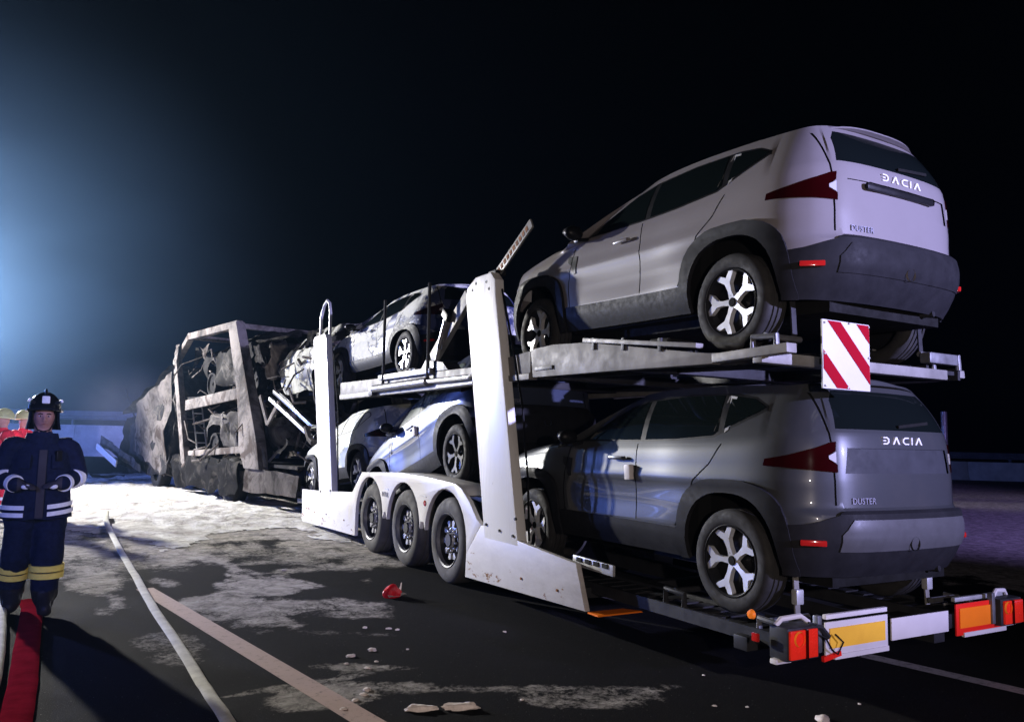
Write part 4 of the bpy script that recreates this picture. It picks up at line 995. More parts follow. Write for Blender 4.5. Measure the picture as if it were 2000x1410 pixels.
for ox in (0.0, 2.35):
    b = MB().beam((ox, 5.05, .70), (ox, 6.25, 3.45), .16, .26, .03); b.link('frame_leg', 'burnt_frame', truck)
    MB().beam((ox, 6.30, 3.36), (ox, 5.22, 4.00), .16, .15, .03).link('frame_corner', 'burnt_frame', truck)
    MB().beam((ox, 5.36, 3.95), (ox, 2.12, 3.98), .16, .17, .03).link('frame_top', 'burnt_frame', truck)
    MB().prism([(2.10, 4.03), (2.55, 3.96), (1.80, 2.4), (1.62, 1.7), (1.55, 1.25), (1.2, .83), (.42, .83), (.62, 1.4)], ox-.11, ox+.11, 'x', .03).link('frame_leg', 'burnt_frame', truck)
    MB().beam((ox+.02, 2.05, 3.80), (ox+.02, .40, .90), .05, .06, .01).link('guide_rod', 'steel_grey', truck)
    MB().beam((ox+.05, 5.45, 2.22), (ox+.05, 1.7, 2.46), .08, .26, .02).link('deck_beam', 'burnt_frame', truck)
    MB().beam((ox+.05, 5.3, 1.00), (ox+.05, 1.5, 1.22), .08, .15, .02).link('deck_beam', 'burnt_frame', truck)
    MB().beam((ox+.10, 8.6, .62), (ox+.10, -1.0, .62), .10, .26, .02).link('chassis_rail', 'burnt_dark', truck)
    link_mesh('skirt', sheet([(ox-.06, 5.9, .25), (ox-.06, 1.75, .22), (ox-.06, 1.60, .95), (ox-.06, 5.9, .98)], 24, 9, .02, .13, 2.2, 3+ox), 'burnt_dark', truck)
    link_mesh('tail_panel', sheet([(ox-.03, 1.30, .34), (ox-.03, -1.2, .40), (ox-.03, -1.2, .80), (ox-.03, 1.30, .88)], 14, 6, .02, .04, 2.0, 8+ox), 'burnt_frame', truck)
    for s_ in (2.25, 7.4):
        MB().lathe([(.28, -.13), (.33, -.16), (.42, -.155), (.48, -.13), (.51, -.08), (.51, .08), (.48, .14), (.30, .15), (.10, .05), (.1, -.04), (.28, -.06), (.28, -.13)], 40, 'x', (ox+(.14 if ox < 1 else -.14), s_, .50)).link('wheel', 'seam_black', truck)
for nm, s0, s1, z in (('upper_floor', 1.4, 5.9, 2.40), ('lower_floor', -.9, 5.7, .92)):
    MB().box((1.2, (s0+s1)/2, z), (2.2, s1-s0, .06)).link(nm, 'burnt_dark', truck)
for s_ in (2.2, 5.35): MB().beam((0.02, s_, 3.95), (2.33, s_, 3.95), .12, .12, .02).link('frame_top', 'burnt_frame', truck)
lad = empty('ladder'); lad.parent = truck
for x in (.20, .44): MB().beam((x, 5.55, 2.36), (x, 4.85, .98), .03, .03).link('rail', 'steel_light', lad)
for i in range(6): MB().beam((.20, 5.50-.125*i, 2.27-.245*i), (.44, 5.50-.125*i, 2.27-.245*i), .03, .03).link('rung', 'steel_light', lad)
# collapsed cab
bm = sub_box((2.3, 3.2, 2.5), 14, Matrix.Translation((1.12, 7.75, 1.62)))
for v in bm.verts:
    t = (v.co.y-6.1)/3.2; hz = (v.co.z-.4)/2.5
    v.co.z -= max(0, t-.12)*1.35*hz; v.co.x -= .25*hz*t; v.co.y += .25*math.sin(hz*3)*t
crumple(bm, .20, 1.1, 5); crumple(bm, .07, 3.5, 9)
link_mesh('cab', bm, 'burnt_dark', truck, ang=50)
link_mesh('cab_side', sheet([(-.16, 9.2, 1.0), (-.10, 6.35, .38), (-.14, 6.15, 3.1), (-.32, 8.3, 2.30)], 16, 14, .02, .10, 1.6, 2), 'burnt_frame', truck)
link_mesh('cab_roof', sheet([(-.40, 9.6, 2.0), (-.2, 6.2, 3.25), (1.0, 6.2, 3.3), (.7, 9.5, 2.1)], 16, 10, .02, .12, 1.6, 12), 'burnt_pale', truck)
link_mesh('cab_front', sheet([(-.35, 9.9, .50), (-.3, 9.5, 1.95), (1.9, 9.7, 2.05), (1.9, 9.9, .5)], 14, 14, .02, .14, 1.8, 22), 'burnt_dark', truck)
MB().beam((-.15, 10.3, 2.75), (-.05, 8.9, 1.45), .035, .035).link('antenna', 'burnt_dark', truck)
link_mesh('bumper', sheet([(-.55, 11.1, 1.10), (-.15, 8.3, .35), (-.15, 8.3, .60), (-.55, 11.0, 1.38)], 16, 4, .05, .06, 1.5, 31), 'burnt_frame', truck)
MB().beam((-.66, 11.0, 1.06), (-.52, 9.3, .60), .04, .20, .01).link('bumper_strip', 'sign_white', truck)
# tangle of burnt bars, wires and torn sheet inside and behind the frame
b = MB(); rs = random.Random(11)
for i in range(150):
    p = Vector((rs.uniform(-.05, 2.2), rs.uniform(-1.2, 6.0), rs.choice((rs.uniform(.95, 2.2), rs.uniform(2.4, 3.55)))))
    q = p+Vector((rs.uniform(-.5, .5), rs.uniform(-.7, .7), rs.uniform(-.6, .35))); mdl = (p+q)/2+Vector((rs.uniform(-.15, .15), rs.uniform(-.15, .15), rs.uniform(-.2, .1)))
    b.tube([p, mdl, q], rs.uniform(.008, .035), 5)
b.link('tangled_bars', 'burnt_frame', truck, kind='stuff')
for i in range(22):
    p = Vector((rs.uniform(-.1, .9), rs.uniform(-1.0, 6.1), rs.choice((rs.uniform(1.0, 2.0), rs.uniform(2.5, 3.5))))); a, c_ = rs.uniform(.2, .7), rs.uniform(.15, .5)
    link_mesh('torn_sheet', sheet([p, p+Vector((rs.uniform(-.1, .3), a, rs.uniform(-.2, .2))), p+Vector((rs.uniform(-.1, .3), a, c_)), p+Vector((rs.uniform(-.1, .2), 0, c_))], 6, 6, .015, .12, 2.8, 70+i), rs.choice(('burnt_dark', 'burnt_dark', 'burnt_frame', 'burnt_pale')), truck)
# folding ramp behind the frame
MB().beam((.10, .30, 2.42), (.10, -1.50, 1.72), .10, .07, .01).link('ramp', 'chrome_rod', truck)
MB().beam((.02, .35, 2.28), (.02, -1.55, 1.54), .06, .07, .01).link('ramp', 'steel_light', truck)
MB().beam((.30, .30, 2.36), (.30, -1.50, 1.62), .30, .05, .01).link('ramp', 'burnt_dark', truck)
MB().beam((.05, -.05, 2.2), (.05, .45, 1.75), .05, .10, .01).link('ramp_bracket', 'burnt_frame', truck)
MB().beam((.05, .45, 1.75), (.05, .9, 2.35), .05, .10, .01).link('ramp_bracket', 'burnt_frame', truck)
MB().tube([(.02, -1.35, 1.70), (.0, -1.55, 1.50), (-.02, -1.75, 1.42)], .06, 8).link('ramp_bracket', 'burnt_frame', truck)
def burnt_car(label, mat, amp, squash, seed, wheel_mat='burnt_dark'):
    r = empty('burnt_car', label=label, cat='burnt car', group='burnt cars on the truck'); T = TAGS
    bm = extract(CAR_SRC, [0, 1, 2, T['seam'], T['tailgate'], T['rear_bumper'], T['skid_plate'], T['plate_recess'], T['window_trim'], T['sill_cladding'], T['wheel_arch'], T['fender_trim'], T['front_bumper'], T['hood'], T['grille']], both=True)
    for v in bm.verts:
        if v.co.z > 1.0: v.co.z = 1.0+(v.co.z-1.0)*squash
    crumple(bm, amp, 1.3, seed)
    link_mesh('body', bm, mat, r, ang=60)
    b = MB(); b.box((0, 1.33, .40), (1.3, 3.8, .25)); b.box((0, 1.2, .7), (1.5, 1.7, .5)); b.link('underbody', 'seam_black', r)
    for x in (-.36, .36): MB().box((x, 1.0, .98), (.46, .16, .5), (R_(14), 0, 0), .04).link('seat_frame', 'burnt_dark', r)
    MB().box((0, .1, .98), (1.1, .16, .45), (R_(14), 0, 0), .04).link('seat_frame', 'burnt_dark', r)
    for x, y in ((-.79, 0), (-.79, 2.657), (.79, 0), (.79, 2.657)):
        MB().lathe([(.05, -.05), (.20, -.06), (.235, -.10), (.25, -.10), (.30, -.09), (.31, .08), (.2, .1), (.05, .1)], 28, 'x', (x, y, .32)).link('wheel', wheel_mat, r)
    return r
def t2w(off, s_, z):
    return Vector((-1.3+math.cos(TA)*off-math.sin(TA)*s_, 12+math.sin(TA)*off+math.cos(TA)*s_, z))
c1 = burnt_car('burnt-out black car on the upper floor inside the scorched truck frame', 'burnt_body', .13, .62, 3); c1.location = t2w(1.15, 1.75, 2.42); c1.rotation_euler = (0, 0, TA)
c2 = burnt_car('burnt-out car with blotchy grey doors on the lower floor inside the truck frame', 'burnt_pale', .14, .55, 8); c2.location = t2w(1.10, 1.2, .93); c2.rotation_euler = (0, 0, TA)
c3 = burnt_car('burnt car with a foam-white bonnet, high up between truck frame and front post', 'paint_burnt_foam', .10, .92, 14); c3.location = (-.05, 10.35, 2.08); c3.rotation_euler = (R_(-1), 0, R_(3))
p1 = finish(link_mesh('bent_panel', sheet([(0, 0, 0), (.9, .1, .25), (1.0, 1.0, .2), (.1, .9, -.05)], 10, 10, .02, .14, 1.8, 41), 'burnt_pale'), 'scorched bent sheet metal standing up above the burnt truck, right of its frame', 'sheet metal')
p1.location = t2w(.05, .7, 3.45); p1.rotation_euler = (R_(8), R_(-5), TA)
p2 = finish(link_mesh('torn_panel', sheet([(0, 0, 0), (.5, .1, .0), (.45, .25, .85), (.05, .1, .80)], 8, 10, .02, .16, 2.6, 47), 'burnt_frame'), 'torn strips of scorched metal hanging below the bent sheet metal', 'sheet metal')
p2.location = t2w(.10, .75, 2.70); p2.rotation_euler = (0, 0, TA)
# debris round the cab
for i, (s_, off, w, l_, h, mt, lab) in enumerate([(10.4, -.9, .9, .6, .10, 'burnt_frame', 'flat scorched panel on the foam before the crumpled cab'), (11.3, -1.8, .5, .9, .12, 'burnt_pale', 'pale crumpled panel lying left of the truck bumper'), (12.3, -2.6, 1.2, .8, .08, 'burnt_dark', 'dark sheet lying on the road far left of the cab'), (12.8, -1.2, .8, .7, .16, 'burnt_frame', 'brown scorched scrap behind the bumper strip'), (9.6, -1.7, .35, .5, .12, 'burnt_dark', 'small dark scrap lying alone on white foam'), (14.0, -3.6, 1.0, .8, .14, 'burnt_pale', 'pale scrap heap on the road beside the barrier')]):
    d = finish(link_mesh('debris', sheet([(0, 0, 0), (w, 0, .05), (w, l_, .02), (0, l_, .06)], 8, 8, .03, h, 2.2, 60+i), mt), lab, 'debris', 'scorched debris around the cab')
    d.location = t2w(off, s_, .16); d.rotation_euler = (0, 0, i*1.1)

# ------------------------------------------------------------------ people
def make_body(J, E, root_i=0):
    """closed tapering limbs and an elliptical trunk along a skeleton (joints with radii), fused into one skin by fuse()"""
    b = MB()
    for i, k in E:
        p, q = Vector(J[i][:3]), Vector(J[k][:3]); r0, r1 = J[i][3], J[k][3]; f0, f1 = J[i][-1]/r0, J[k][-1]/r1
        if i < 6 and k < 6:
            rows = []; n = 28
            for t in [j/6 for j in range(7)]:
                c = p.lerp(q, t); rx = r0+(r1-r0)*t; ry = rx*(f0+(f1-f0)*t); rows.append([b.bm.verts.new((c.x+rx*math.cos(2*PI*m/n), c.y+ry*math.sin(2*PI*m/n), c.z)) for m in range(n)])
            for u, v in zip(rows, rows[1:]):
                for m in range(n): b.bm.faces.new((u[m], u[(m+1) % n], v[(m+1) % n], v[m]))
            b.bm.faces.new(rows[0][::-1]); b.bm.faces.new(rows[-1])
        else:
            if i < 6: r0 = min(r0, r1*1.15)
            b.tube([p.lerp(q, t/5) for t in range(6)], [r0+(r1-r0)*t/5 for t in range(6)], 18); b.ball(q, r1*1.0, 3); b.ball(p, r0, 3)
    bmesh.ops.recalc_face_normals(b.bm, faces=b.bm.faces[:])
    return b.bm
def head_into(bm, c, yaw=0.0, s=1.0):
    h = bmesh.new(); bmesh.ops.create_icosphere(h, subdivisions=4, radius=1.0)
    for v in h.verts:
        x, y, z = v.co; w = 1.0 if z > -.1 else 1.0-.30*(-.1-z)
        v.co = Vector((x*.077*w, y*.098*(1 if y > 0 else (1.0-.05*max(0, -z))), z*.118))
        f = max(0, -y)**3
        g = lambda px, pz, r: math.exp(-(((v.co.x-px)/r)**2+((v.co.z-pz)/r)**2))
        v.co.y -= f*(.042*g(0, -.024, .014)+.026*g(0, .0, .012)+.010*g(0, -.062, .02)+.012*g(0, -.10, .025)+.008*g(0, .035, .04))
        v.co.y += f*.020*(g(-.031, .010, .014)+g(.031, .010, .014))+f*.008*g(0, -.058, .008)
    for sx in (-1, 1): bmesh.ops.create_icosphere(h, subdivisions=2, radius=.03, matrix=Matrix.Translation((sx*.078, .01, -.005)) @ Matrix.Diagonal((.4, .7, 1.05, 1)))
    bmesh.ops.transform(h, matrix=Matrix.Translation(c) @ Matrix.Rotation(yaw, 4, 'Z') @ Matrix.Scale(s, 4), verts=h.verts)
    t = bpy.data.meshes.new('h'); h.to_mesh(t); h.free(); bm.from_mesh(t); bpy.data.meshes.remove(t)
def fingers_into(bm, wrist, hand, up, side):
    """palm, four bent fingers and a thumb"""
    w, hnd = Vector(wrist), Vector(hand); d = (hnd-w).normalized(); u = Vector(up).normalized(); s = d.cross(u).normalized()*side
    b = MB(); b.bm.free(); b.bm = bm
    b.tube([w, w.lerp(hnd, .5), hnd], [.030, .042, .036], 10, .55)
    for k, L in enumerate((.070, .080, .075, .058)):
        p = hnd+s*(.030-.020*k); q = p+d*L*.5-u*.010; r_ = q+d*L*.32-u*L*.35
        b.tube([p-d*.02, p, q, r_], [.010, .0105, .0095, .008], 7)
    p = w.lerp(hnd, .45)+s*.034; b.tube([p-s*.01, p+s*.020+d*.030, p+s*.022+d*.065-u*.012], [.013, .012, .009], 7)
def fuse(bm, name, parent, mats, pick, voxel=.011, smooth=3):
    me = bpy.data.meshes.new(name); bm.to_mesh(me); bm.free(); o = bpy.data.objects.new('tmp', me); COL.objects.link(o)
    md = o.modifiers.new('r', 'REMESH'); md.mode = 'VOXEL'; md.voxel_size = voxel
    sm = o.modifiers.new('sm', 'SMOOTH'); sm.factor = .5; sm.iterations = smooth
    m2 = bpy.data.meshes.new_from_object(o.evaluated_get(bpy.context.evaluated_depsgraph_get())); bpy.data.objects.remove(o)
    from mathutils import noise
    nrm = [Vector(q.vector) for q in m2.vertex_normals]
    for i, v in enumerate(m2.vertices):
        if v.co.z < 1.5 and not (v.co.y < -.18 and v.co.z > .9):
            q = Vector((v.co.x*8, v.co.y*8, v.co.z*5)); v.co += nrm[i]*(.016*noise.noise(q)+.008*noise.noise(q*2.6))
    m2.materials.clear()
    for k in mats: m2.materials.append(MATS[k])
    for p in m2.polygons: p.material_index = pick(p.center); p.use_smooth = True
    m2.name = name
    o = bpy.data.objects.new(name, m2); COL.objects.link(o); o.parent = parent; return o
def face_parts(parent, c, mat_hair='helmet_black'):
    """eyes, brows and mouth on a head centred at c, looking along -y"""
    x0, y0, z0 = c
    for sx in (-1, 1):
        e = MB().ball((x0+sx*.031, y0-.083, z0+.010), .0125, 2, (1.15, .7, .50)).link('eye', 'sign_white', parent)
        MB().ball((x0+sx*.031, y0-.091, z0+.010), .0058, 2, (1, .5, 1)).link('iris', 'seam_black', e)
        MB().tube([(x0+sx*.014, y0-.097, z0+.028), (x0+sx*.032, y0-.096, z0+.033), (x0+sx*.050, y0-.084, z0+.027)], [.004, .005, .003], 6).link('eyebrow', mat_hair, parent)
    MB().tube([(x0-.024, y0-.091, z0-.060), (x0, y0-.102, z0-.057), (x0+.024, y0-.091, z0-.060)], [.003, .006, .003], 6, .7).link('lips', 'lips', parent)
def ring(c, d, r, w, flat=1.0, n=24, th=.006):
    """band of width w round a limb at c running along d"""
    c, d = Vector(c), Vector(d).normalized(); return MB().tube([c-d*w/2, c-d*w/2*.98, c+d*w/2*.98, c+d*w/2], [r*.96, r+th, r+th, r*.96], n, flat)
def arc_band(z, rx, ry, a0, a1, w, cx=0, cy=0, tilt=0.0):
    b = MB(); n = 18; rows = []
    for i in range(n+1):
        a = a0+(a1-a0)*i/n; c, s = math.cos(a), math.sin(a); zz = z+tilt*(i/n-.5)
        rows.append([b.bm.verts.new((cx+(rx+k)*c, cy+(ry+k)*s, zz+h)) for k, h in ((0, -w/2), (.007, -w/2), (.007, w/2), (0, w/2))])
    for p, q in zip(rows, rows[1:]):
        for k in range(4): b.bm.faces.new((p[k], p[(k+1) % 4], q[(k+1) % 4], q[k]))
    b.bm.faces.new(rows[0]); b.bm.faces.new(rows[-1][::-1]); bmesh.ops.recalc_face_normals(b.bm, faces=b.bm.faces[:]); return b
def helmet(parent, c, mat, crest=True, name='helmet'):
    h = empty(name); h.parent = parent; h.location = c
    b = MB(); n = 40; rows = []
    for j in range(13):
        t = j/12*PI/2*1.12; rr = math.cos(t-PI/2*.12) if t > PI/2*.12 else 1.0
        rows.append([b.bm.verts.new((.128*rr*math.cos(2*PI*k/n), .158*rr*math.sin(2*PI*k/n)+.005, -.03+.165*math.sin(max(0, t-.19)))) for k in range(n)])
    for p, q in zip(rows, rows[1:]):
        for k in range(n): b.bm.faces.new((p[k], p[(k+1) % n], q[(k+1) % n], q[k]))
    bmesh.ops.solidify(b.bm, geom=b.bm.faces[:], thickness=.008); bmesh.ops.recalc_face_normals(b.bm, faces=b.bm.faces[:]); b.link('shell', mat, h)
    MB().tube([(.134*math.cos(a), .168*math.sin(a)-.012, -.03-.012*math.sin(a)) for a in [2*PI*k/32 for k in range(33)]], .011, 8).link('brim', mat, h)
    if crest:
        MB().tube([(0, .16*math.cos(a), -.03+.182*math.sin(a)) for a in [R_(20+7*k) for k in range(20)]], .012, 8).link('crest', mat, h)
        MB().box((.0, -.158, .06), (.06, .015, .07), (R_(-25), 0, 0), .01).link('badge', 'reflective_silver', h)
        for sx in (-1, 1): MB().box((sx*.122, -.05, .055), (.02, .10, .03), (0, sx*R_(-30), 0), .008).link('reflector', 'reflective_silver', h)
    return h
ff = empty('person', (-5.14, 3.90, 0), (0, 0, R_(3)), label='firefighter in dark turnout gear with reflective bands, black helmet, holding gloves before the chest', cat='person')
J = [(0, 0, .98, .17, .14), (0, 0, 1.16, .185, .145), (0, 0, 1.34, .205, .15), (0, .01, 1.48, .12, .10), (0, .0, 1.56, .066, .066), (0, -.005, 1.64, .07, .08),
     (.195, .01, 1.405, .105, .10), (.295, .04, 1.17, .080, .080), (.17, -.20, 1.12, .062, .062),
     (-.195, .01, 1.405, .105, .10), (-.30, .04, 1.15, .080, .080), (-.17, -.20, 1.11, .062, .062),
     (.10, 0, .86, .140, .14), (.110, -.01, .50, .118, .118), (.108, .02, .17, .105, .105), (.112, -.13, .065, .062, .055),
     (-.10, .01, .86, .140, .14), (-.115, .05, .50, .118, .118), (-.135, .24, .18, .102, .10), (-.14, .11, .065, .062, .055)]
Eg = [(0, 1), (1, 2), (2, 3), (3, 4), (4, 5), (2, 6), (6, 7), (7, 8), (2, 9), (9, 10), (10, 11), (0, 12), (12, 13), (13, 14), (14, 15), (0, 16), (16, 17), (17, 18), (18, 19)]
bm = make_body(J, Eg, 0); head_into(bm, (0, -.012, 1.675))
fingers_into(bm, (.17, -.20, 1.12), (.085, -.245, 1.115), (0, -.3, 1), 1); fingers_into(bm, (-.17, -.20, 1.11), (-.085, -.25, 1.105), (0, -.3, 1), -1)
def pick(c):
    if c.z > 1.555 and abs(c.x) < .10: return 1
    if c.y < -.205 and abs(c.x) < .165 and .98 < c.z < 1.22: return 2
    if c.z < .20: return 3
    return 0
fuse(bm, 'body', ff, ['cloth_navy', 'skin', 'glove', 'leather_black'], pick, .0105)
# coat over the hips, collar, bands
b = MB(); n = 36; rows = []
for z, rx, ry in ((1.46, .15, .125), (1.38, .225, .175), (1.25, .235, .185), (1.10, .238, .185), (.95, .255, .20), (.82, .272, .215), (.815, .25, .195), (.95, .22, .17)):
    rows.append([b.bm.verts.new(((rx+.008*math.sin(5*k+z*20))*math.cos(2*PI*k/n), (ry+.006*math.sin(7*k+z*9))*math.sin(2*PI*k/n), z+.006*math.sin(k*1.7))) for k in range(n)])
for p, q in zip(rows, rows[1:]):
    for k in range(n): b.bm.faces.new((p[k], q[k], q[(k+1) % n], p[(k+1) % n]))
bmesh.ops.recalc_face_normals(b.bm, faces=b.bm.faces[:]); b.link('coat', 'cloth_navy', ff, ang=80)
MB().lathe([(.125, 1.44), (.105, 1.53), (.118, 1.54), (.14, 1.45)], 28, 'z').link('collar', 'cloth_navy', ff)
MB().beam((.01, -.186, 1.40), (.01, -.196, 1.10), .06, .014, .004).link('coat_flap', 'glove', ff); MB().beam((.01, -.194, 1.10), (.01, -.219, .83), .06, .014, .004).link('coat_flap', 'glove', ff)
for sx in (-1, 1): MB().box((sx*.12, -.172, 1.30), (.10, .02, .12), (R_(-4), 0, sx*R_(28)), .008).link('pocket', 'cloth_navy', ff)
MB().box((.125, -.185, 1.35), (.05, .03, .09), (0, 0, R_(28)), .008).link('radio', 'black_plastic', ff)
for z in (.915, .855):
    rx, ry = (.262, .207) if z > .9 else (.270, .213)
    arc_band(z, rx, ry, R_(180), R_(248), .036, tilt=.0).link('coat_band', 'reflective_silver', ff)
    arc_band(z+.02, rx, ry, R_(285), R_(360), .036, tilt=.03).link('coat_band', 'reflective_silver', ff)
for sx in (-1, 1):
    e, wv = Vector((sx*.297, .04, 1.16)), Vector((sx*.17, -.20, 1.115)); d = wv-e
    ring(e+d*.22, d, .080, .075).link('sleeve_band', 'reflective_silver', ff)
    ring(e+d*.88, d, .066, .045).link('cuff_band', 'reflective_silver', ff)
    MB().ball((sx*.10, -.262, 1.095), .022, 2, (1.6, .8, 1.0)).link('glove_patch', 'reflective_silver', ff)
for (x, y) in ((.109, .002), (-.124, .135)):
    for z in (.395, .335): ring((x, y+(.03 if x < 0 and z < .36 else 0), z), (0, -.28 if x < 0 else -.05, 1), .129, .048).link('leg_band', 'reflective_yellow', ff)
helmet(ff, (0, .0, 1.765), 'helmet_black'); face_parts(ff, (0, -.012, 1.675))
MB().tube([(-.085, -.01, 1.72), (-.078, -.03, 1.63), (-.045, -.075, 1.567), (0, -.09, 1.556), (.045, -.075, 1.567), (.078, -.03, 1.63), (.085, -.01, 1.72)], .006, 6).link('chin_strap', 'leather_black', ff)
b = MB()
rows = []
for z, k in ((1.75, .95), (1.66, .98), (1.57, 1.12)):
    rows.append([b.bm.verts.new((.122*k*math.cos(R_(a)), .140*k*math.sin(R_(a))+.012, z)) for a in range(-35, 216, 10)])
for u, v in zip(rows, rows[1:]):
    for q in range(len(u)-1): b.bm.faces.new((u[q], u[q+1], v[q+1], v[q]))
bmesh.ops.solidify(b.bm, geom=b.bm.faces[:], thickness=.008); bmesh.ops.recalc_face_normals(b.bm, faces=b.bm.faces[:]); b.link('neck_guard', 'cloth_navy', ff)
def crew(name, loc, yaw, label, lean):
    r = empty('person', loc, (0, 0, yaw), label=label, cat='person', group='crew in red suits')
    J = [(0, 0, .98, .16, .13), (0, -.01*lean, 1.16, .17, .13), (0, -.03*lean, 1.34, .19, .14), (0, -.04*lean, 1.48, .11, .09), (0, -.05*lean, 1.57, .062, .062), (0, -.05*lean, 1.65, .07, .08),
         (.19, -.03*lean, 1.44, .095, .09), (.30, .02, 1.19, .07, .07), (.22, -.19, 1.05, .05, .05), (-.19, -.03*lean, 1.44, .095, .09), (-.29, .05, 1.18, .07, .07), (-.27, -.12, .98, .05, .05),
         (.10, 0, .88, .12, .12), (.12, -.02, .50, .095, .095), (.12, .03, .14, .08, .085), (.12, -.11, .06, .055, .05), (-.10, 0, .88, .12, .12), (-.12, .0, .50, .095, .095), (-.12, .06, .14, .08, .085), (-.12, -.08, .06, .055, .05)]
    bm = make_body(J, Eg, 0); head_into(bm, (0, -.05*lean-.012, 1.675))
    fingers_into(bm, (.22, -.19, 1.05), (.19, -.26, 1.0), (0, -.3, 1), 1); fingers_into(bm, (-.27, -.12, .98), (-.26, -.19, .93), (0, -.3, 1), -1)
    fuse(bm, 'body', r, ['suit_red', 'skin', 'leather_black'], lambda c: 1 if (c.z > 1.56 and abs(c.x) < .1) else (2 if c.z < .2 else 0), .014)
    for z in (1.20, 1.08): arc_band(z, .188, .150, 0, 2*PI, .05).link('jacket_band', 'reflective_silver', r)
    for sx in (-1, 1):
        MB().beam((sx*.10, -.165-.03*lean, 1.12), (sx*.11, -.145-.04*lean, 1.42), .05, .02, .004).link('jacket_stripe', 'reflective_silver', r)
        MB().beam((sx*.10, .165, 1.12), (sx*.11, .12, 1.42), .05, .02, .004).link('jacket_stripe', 'reflective_silver', r)
        ring((sx*.12, 0, .38), (0, 0, 1), .10, .05).link('leg_band', 'reflective_silver', r)
    helmet(r, (0, -.05*lean, 1.760), 'helmet_yellow', False); face_parts(r, (0, -.05*lean-.012, 1.675)); return r
crew('person', (-5.82, 11.9, 0), R_(-70), 'rescuer in red suit and pale helmet at the picture edge, the left of two', 1.0)
crew('person', (-5.66, 12.7, 0), R_(60), 'rescuer in red suit and pale helmet half hidden by the firefighter, the right of two', 1.4)

# ------------------------------------------------------------------ hoses and small things on the road
def hose(name, pts, r, flat, mat, label, z=None, cat='hose'):
    P = [Vector(p) for p in pts]; out = []
    for i in range(len(P)-1):
        p0, p1, p2, p3 = P[max(i-1, 0)], P[i], P[i+1], P[min(i+2, len(P)-1)]
        for j in range(8):
            t = j/8; q = 0.5*((2*p1)+(p2-p0)*t+(2*p0-5*p1+4*p2-p3)*t*t+(3*p1-p0-3*p2+p3)*t**3)
            q.x += .002*math.sin(i*2.1+t*5); out.append(q)
    out.append(P[-1])
    return MB().tube(out, r, 14, flat).link(name, mat, label=label, cat=cat)
hose('fire_hose', [(-4.22, 11.4, .16), (-4.27, 10.4, .10), (-4.25, 9.2, .05), (-4.23, 7.36, .022), (-4.20, 5.5, .02), (-4.18, 3.71, .02), (-4.14, 2.21, .02), (-4.12, 1.17, .02), (-4.10, .58, .02), (-4.07, -1.0, .02), (-4.1, -3.5, .02)], .040, .36, 'hose_white', 'straight white flat fire hose running from the foam across the road')
hose('fire_hose', [(-6.3, 8.6, .035), (-5.75, 7.2, .035), (-5.47, 5.86, .035), (-5.36, 4.43, .035), (-5.30, 3.36, .035), (-5.26, 2.4, .035), (-5.25, 1.68, .035), (-5.26, 1.28, .035), (-5.32, .2, .035), (-5.4, -2.5, .035)], .033, 1.0, 'hose_white', 'pale curved fire hose left of the red hose at the picture edge')
hose('fire_hose', [(-5.16, 4.40, .03), (-5.12, 4.1, .02), (-5.11, 3.4, .016), (-5.11, 2.6, .016), (-5.10, 1.8, .016), (-5.105, 1.1, .016), (-5.12, .0, .016), (-5.2, -2.5, .016)], .082, .17, 'hose_red', 'red flat fire hose on the road by the firefighter\'s boot')
hose('power_cable', [(-6.4, 13.0, .32), (-5.9, 12.9, .22), (-5.5, 13.6, .25), (-5.2, 14.6, .24), (-5.0, 15.2, .22)], .02, 1.0, 'black_plastic', 'dark cable on the foam left of the firefighter', cat='cable')
# broken red lens
bm = bmesh.new(); bmesh.ops.create_icosphere(bm, subdivisions=3, radius=1.0)
for v in bm.verts: v.co = Vector((v.co.x*.115, v.co.y*.085, max(-.012, v.co.z*.095)+.012))
crumple(bm, .032, 9, 4)
fr = empty('broken_lens', (-2.03, 3.45, .006), (0, 0, .4), label='crumpled red plastic fragment lying on the asphalt before the trailer wheels', cat='fragment')
link_mesh('shell', bm, 'red_plastic', fr, ang=20)
link_mesh('rim', sheet([(-.12, -.09, .01), (.12, -.085, .012), (.12, -.06, .028), (-.12, -.06, .028)], 8, 2, .006, .02, 9, 4), 'foam_clump', fr)
link_mesh('splinter', sheet([(.07, -.03, .05), (.10, -.03, .05), (.115, -.02, .125), (.10, -.02, .12)], 2, 4, .005, .01, 9, 4), 'foam_clump', fr)
# foam clots flung over the asphalt
from mathutils import noise as _ns
CL = [(-3.07, 1.55, .034), (-2.70, 2.32, .024), (-2.88, 1.64, .036), (-2.53, 2.21, .024), (-2.48, 2.15, .020), (-2.63, 1.56, .014), (-3.06, 1.22, .026), (-3.46, .50, .024), (-1.01, -.86, .05), (-1.70, 1.73, .018), (-2.64, 5.32, .03), (-2.43, .20, .014),
      (-1.03, .11, .012), (-1.42, -.40, .014), (-1.25, -.50, .012), (-.56, -.77, .013), (-2.95, 1.35, .016), (-3.16, 1.38, .018), (-3.35, .62, .024), (-3.22, .78, .03), (-3.27, .70, .026)]
def clot(r, seed, sx=1.0, sy=1.0):
    bm = bmesh.new(); bmesh.ops.create_icosphere(bm, subdivisions=3, radius=1.0)
    for v in bm.verts:
        k = 1+.45*_ns.noise(v.co*1.8+Vector((seed*3.3, 0, 0)))+.2*_ns.noise(v.co*4+Vector((0, seed, 0)))
        v.co = Vector((v.co.x*r*sx*k, v.co.y*r*sy*k, max(-.25, v.co.z)*r*.38*k))
    return bm
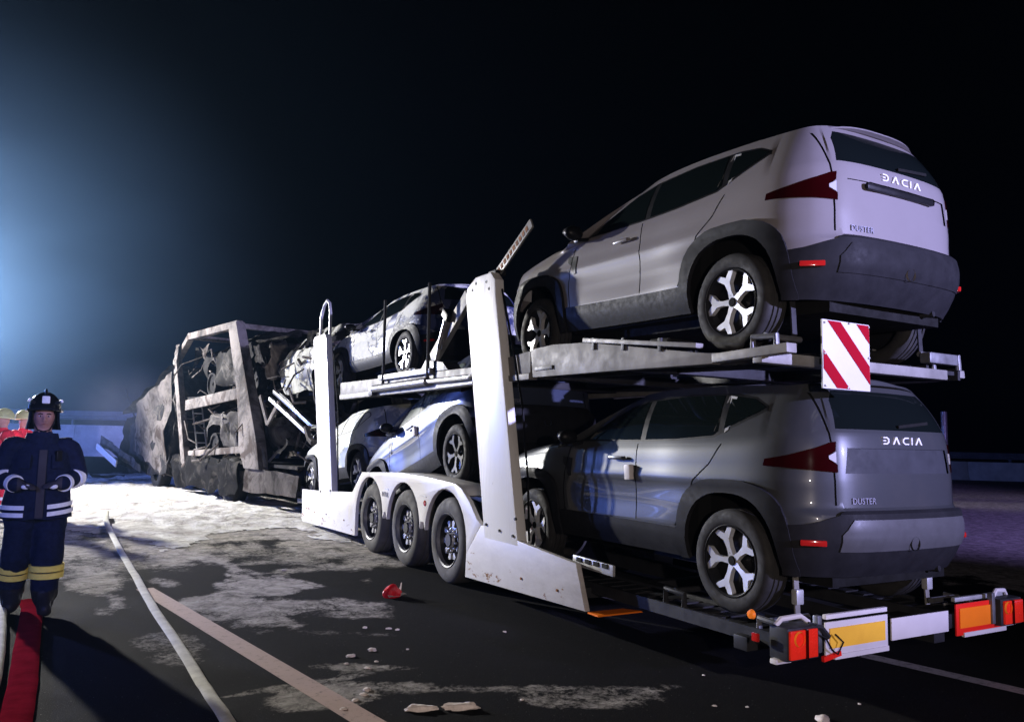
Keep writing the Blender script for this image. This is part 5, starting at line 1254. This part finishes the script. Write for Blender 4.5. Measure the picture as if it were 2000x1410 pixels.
for i, (x, y, r) in enumerate(CL):
    o = link_mesh('foam_clot', clot(r, i, 1, .75), 'foam_clump', None, ang=60, label={8: 'pale foam clot alone at the bottom edge, below the tail of the trailer', 9: 'small foam clot alone on the asphalt before the trailer side panel', 10: 'small foam clot up the road from the red fragment, among thin foam stains', 18: 'small foam clot on the near part of the pinkish lane line', 19: 'largest of the foam clots beside the pinkish lane line', 20: 'foam clot just right of the pinkish lane line, next to the largest one'}.get(i, 'small white clot of foam scattered on the dark asphalt right of the lane line'), cat='foam clot', group='foam clots on the asphalt')
    o.location = (x, y, r*.12); o.rotation_euler = (0, 0, i*.9)
for (x, y, r, lab) in ((-3.06, .30, .065, 'larger flattened pinkish foam clot at the bottom edge, the left of two'), (-2.83, .22, .075, 'larger flattened pinkish foam clot at the bottom edge, the right of two')):
    o = link_mesh('foam_clot', clot(r, x, 1.4, .45), 'foam_clump', None, ang=60, label=lab, cat='foam clot', group='large foam clots'); o.location = (x, y, .008); o.rotation_euler = (0, 0, -.35)
# ------------------------------------------------------------------ thin smoke and mist round the whole scene
m, n, l, b = new_mat('haze'); n.remove(b)
v = n.new('ShaderNodeVolumePrincipled'); v.inputs['Density'].default_value = 0.00030; v.inputs['Anisotropy'].default_value = 0.6; v.inputs['Color'].default_value = (0.36, 0.62, 1.0, 1)
l.new(v.outputs[0], n['Material Output'].inputs['Volume'])
MB().box((0, 10, 6.0), (290, 290, 14)).link('haze', 'haze', smooth=False, kind='stuff')
# mist added for the left glow, blue light in its colour; steam over cab
def smoke(name, c, rad, dens, col, g_, scale, noise_lo, noise_hi):
    m, n, l, b = new_mat(name+'_volume'); n.remove(b)
    tc = n.new('ShaderNodeTexCoord'); ln = n.new('ShaderNodeVectorMath'); ln.operation = 'LENGTH'; l.new(tc.outputs['Object'], ln.inputs[0])
    fall = mth(n, l, 'POWER', mth(n, l, 'MAXIMUM', mth(n, l, 'SUBTRACT', 1.0, ln.outputs['Value']), 0.0), 1.6)
    f = ramp(n, l, nz(n, l, scale, 4, 0.6, dist=0.8), noise_lo, noise_hi, (0.25,)*3+(1,), (1,)*4)
    v = n.new('ShaderNodeVolumePrincipled'); v.inputs['Anisotropy'].default_value = g_; v.inputs['Color'].default_value = col+(1,)
    l.new(mth(n, l, 'MULTIPLY', mth(n, l, 'MULTIPLY', fall, f), dens), v.inputs['Density']); l.new(v.outputs[0], n['Material Output'].inputs['Volume'])
    bm = bmesh.new(); bmesh.ops.create_icosphere(bm, subdivisions=3, radius=1.0)
    o = link_mesh('smoke', bm, m.name, None, smooth=False, kind='stuff'); o.location = c; o.scale = rad; return o
smoke('glow_mist', (-13.5, 23.0, 5.0), (15.5, 20.0, 8.5), 0.030, (0.30, 0.56, 1.0), 0.45, 1.2, 0.3, 0.7)
smoke('steam', tuple(t2w(-.3, 9.2, 2.1)), (2.0, 2.0, 1.7), 0.26, (0.9, 0.9, 0.9), 0.2, 1.6, 0.3, 0.7)
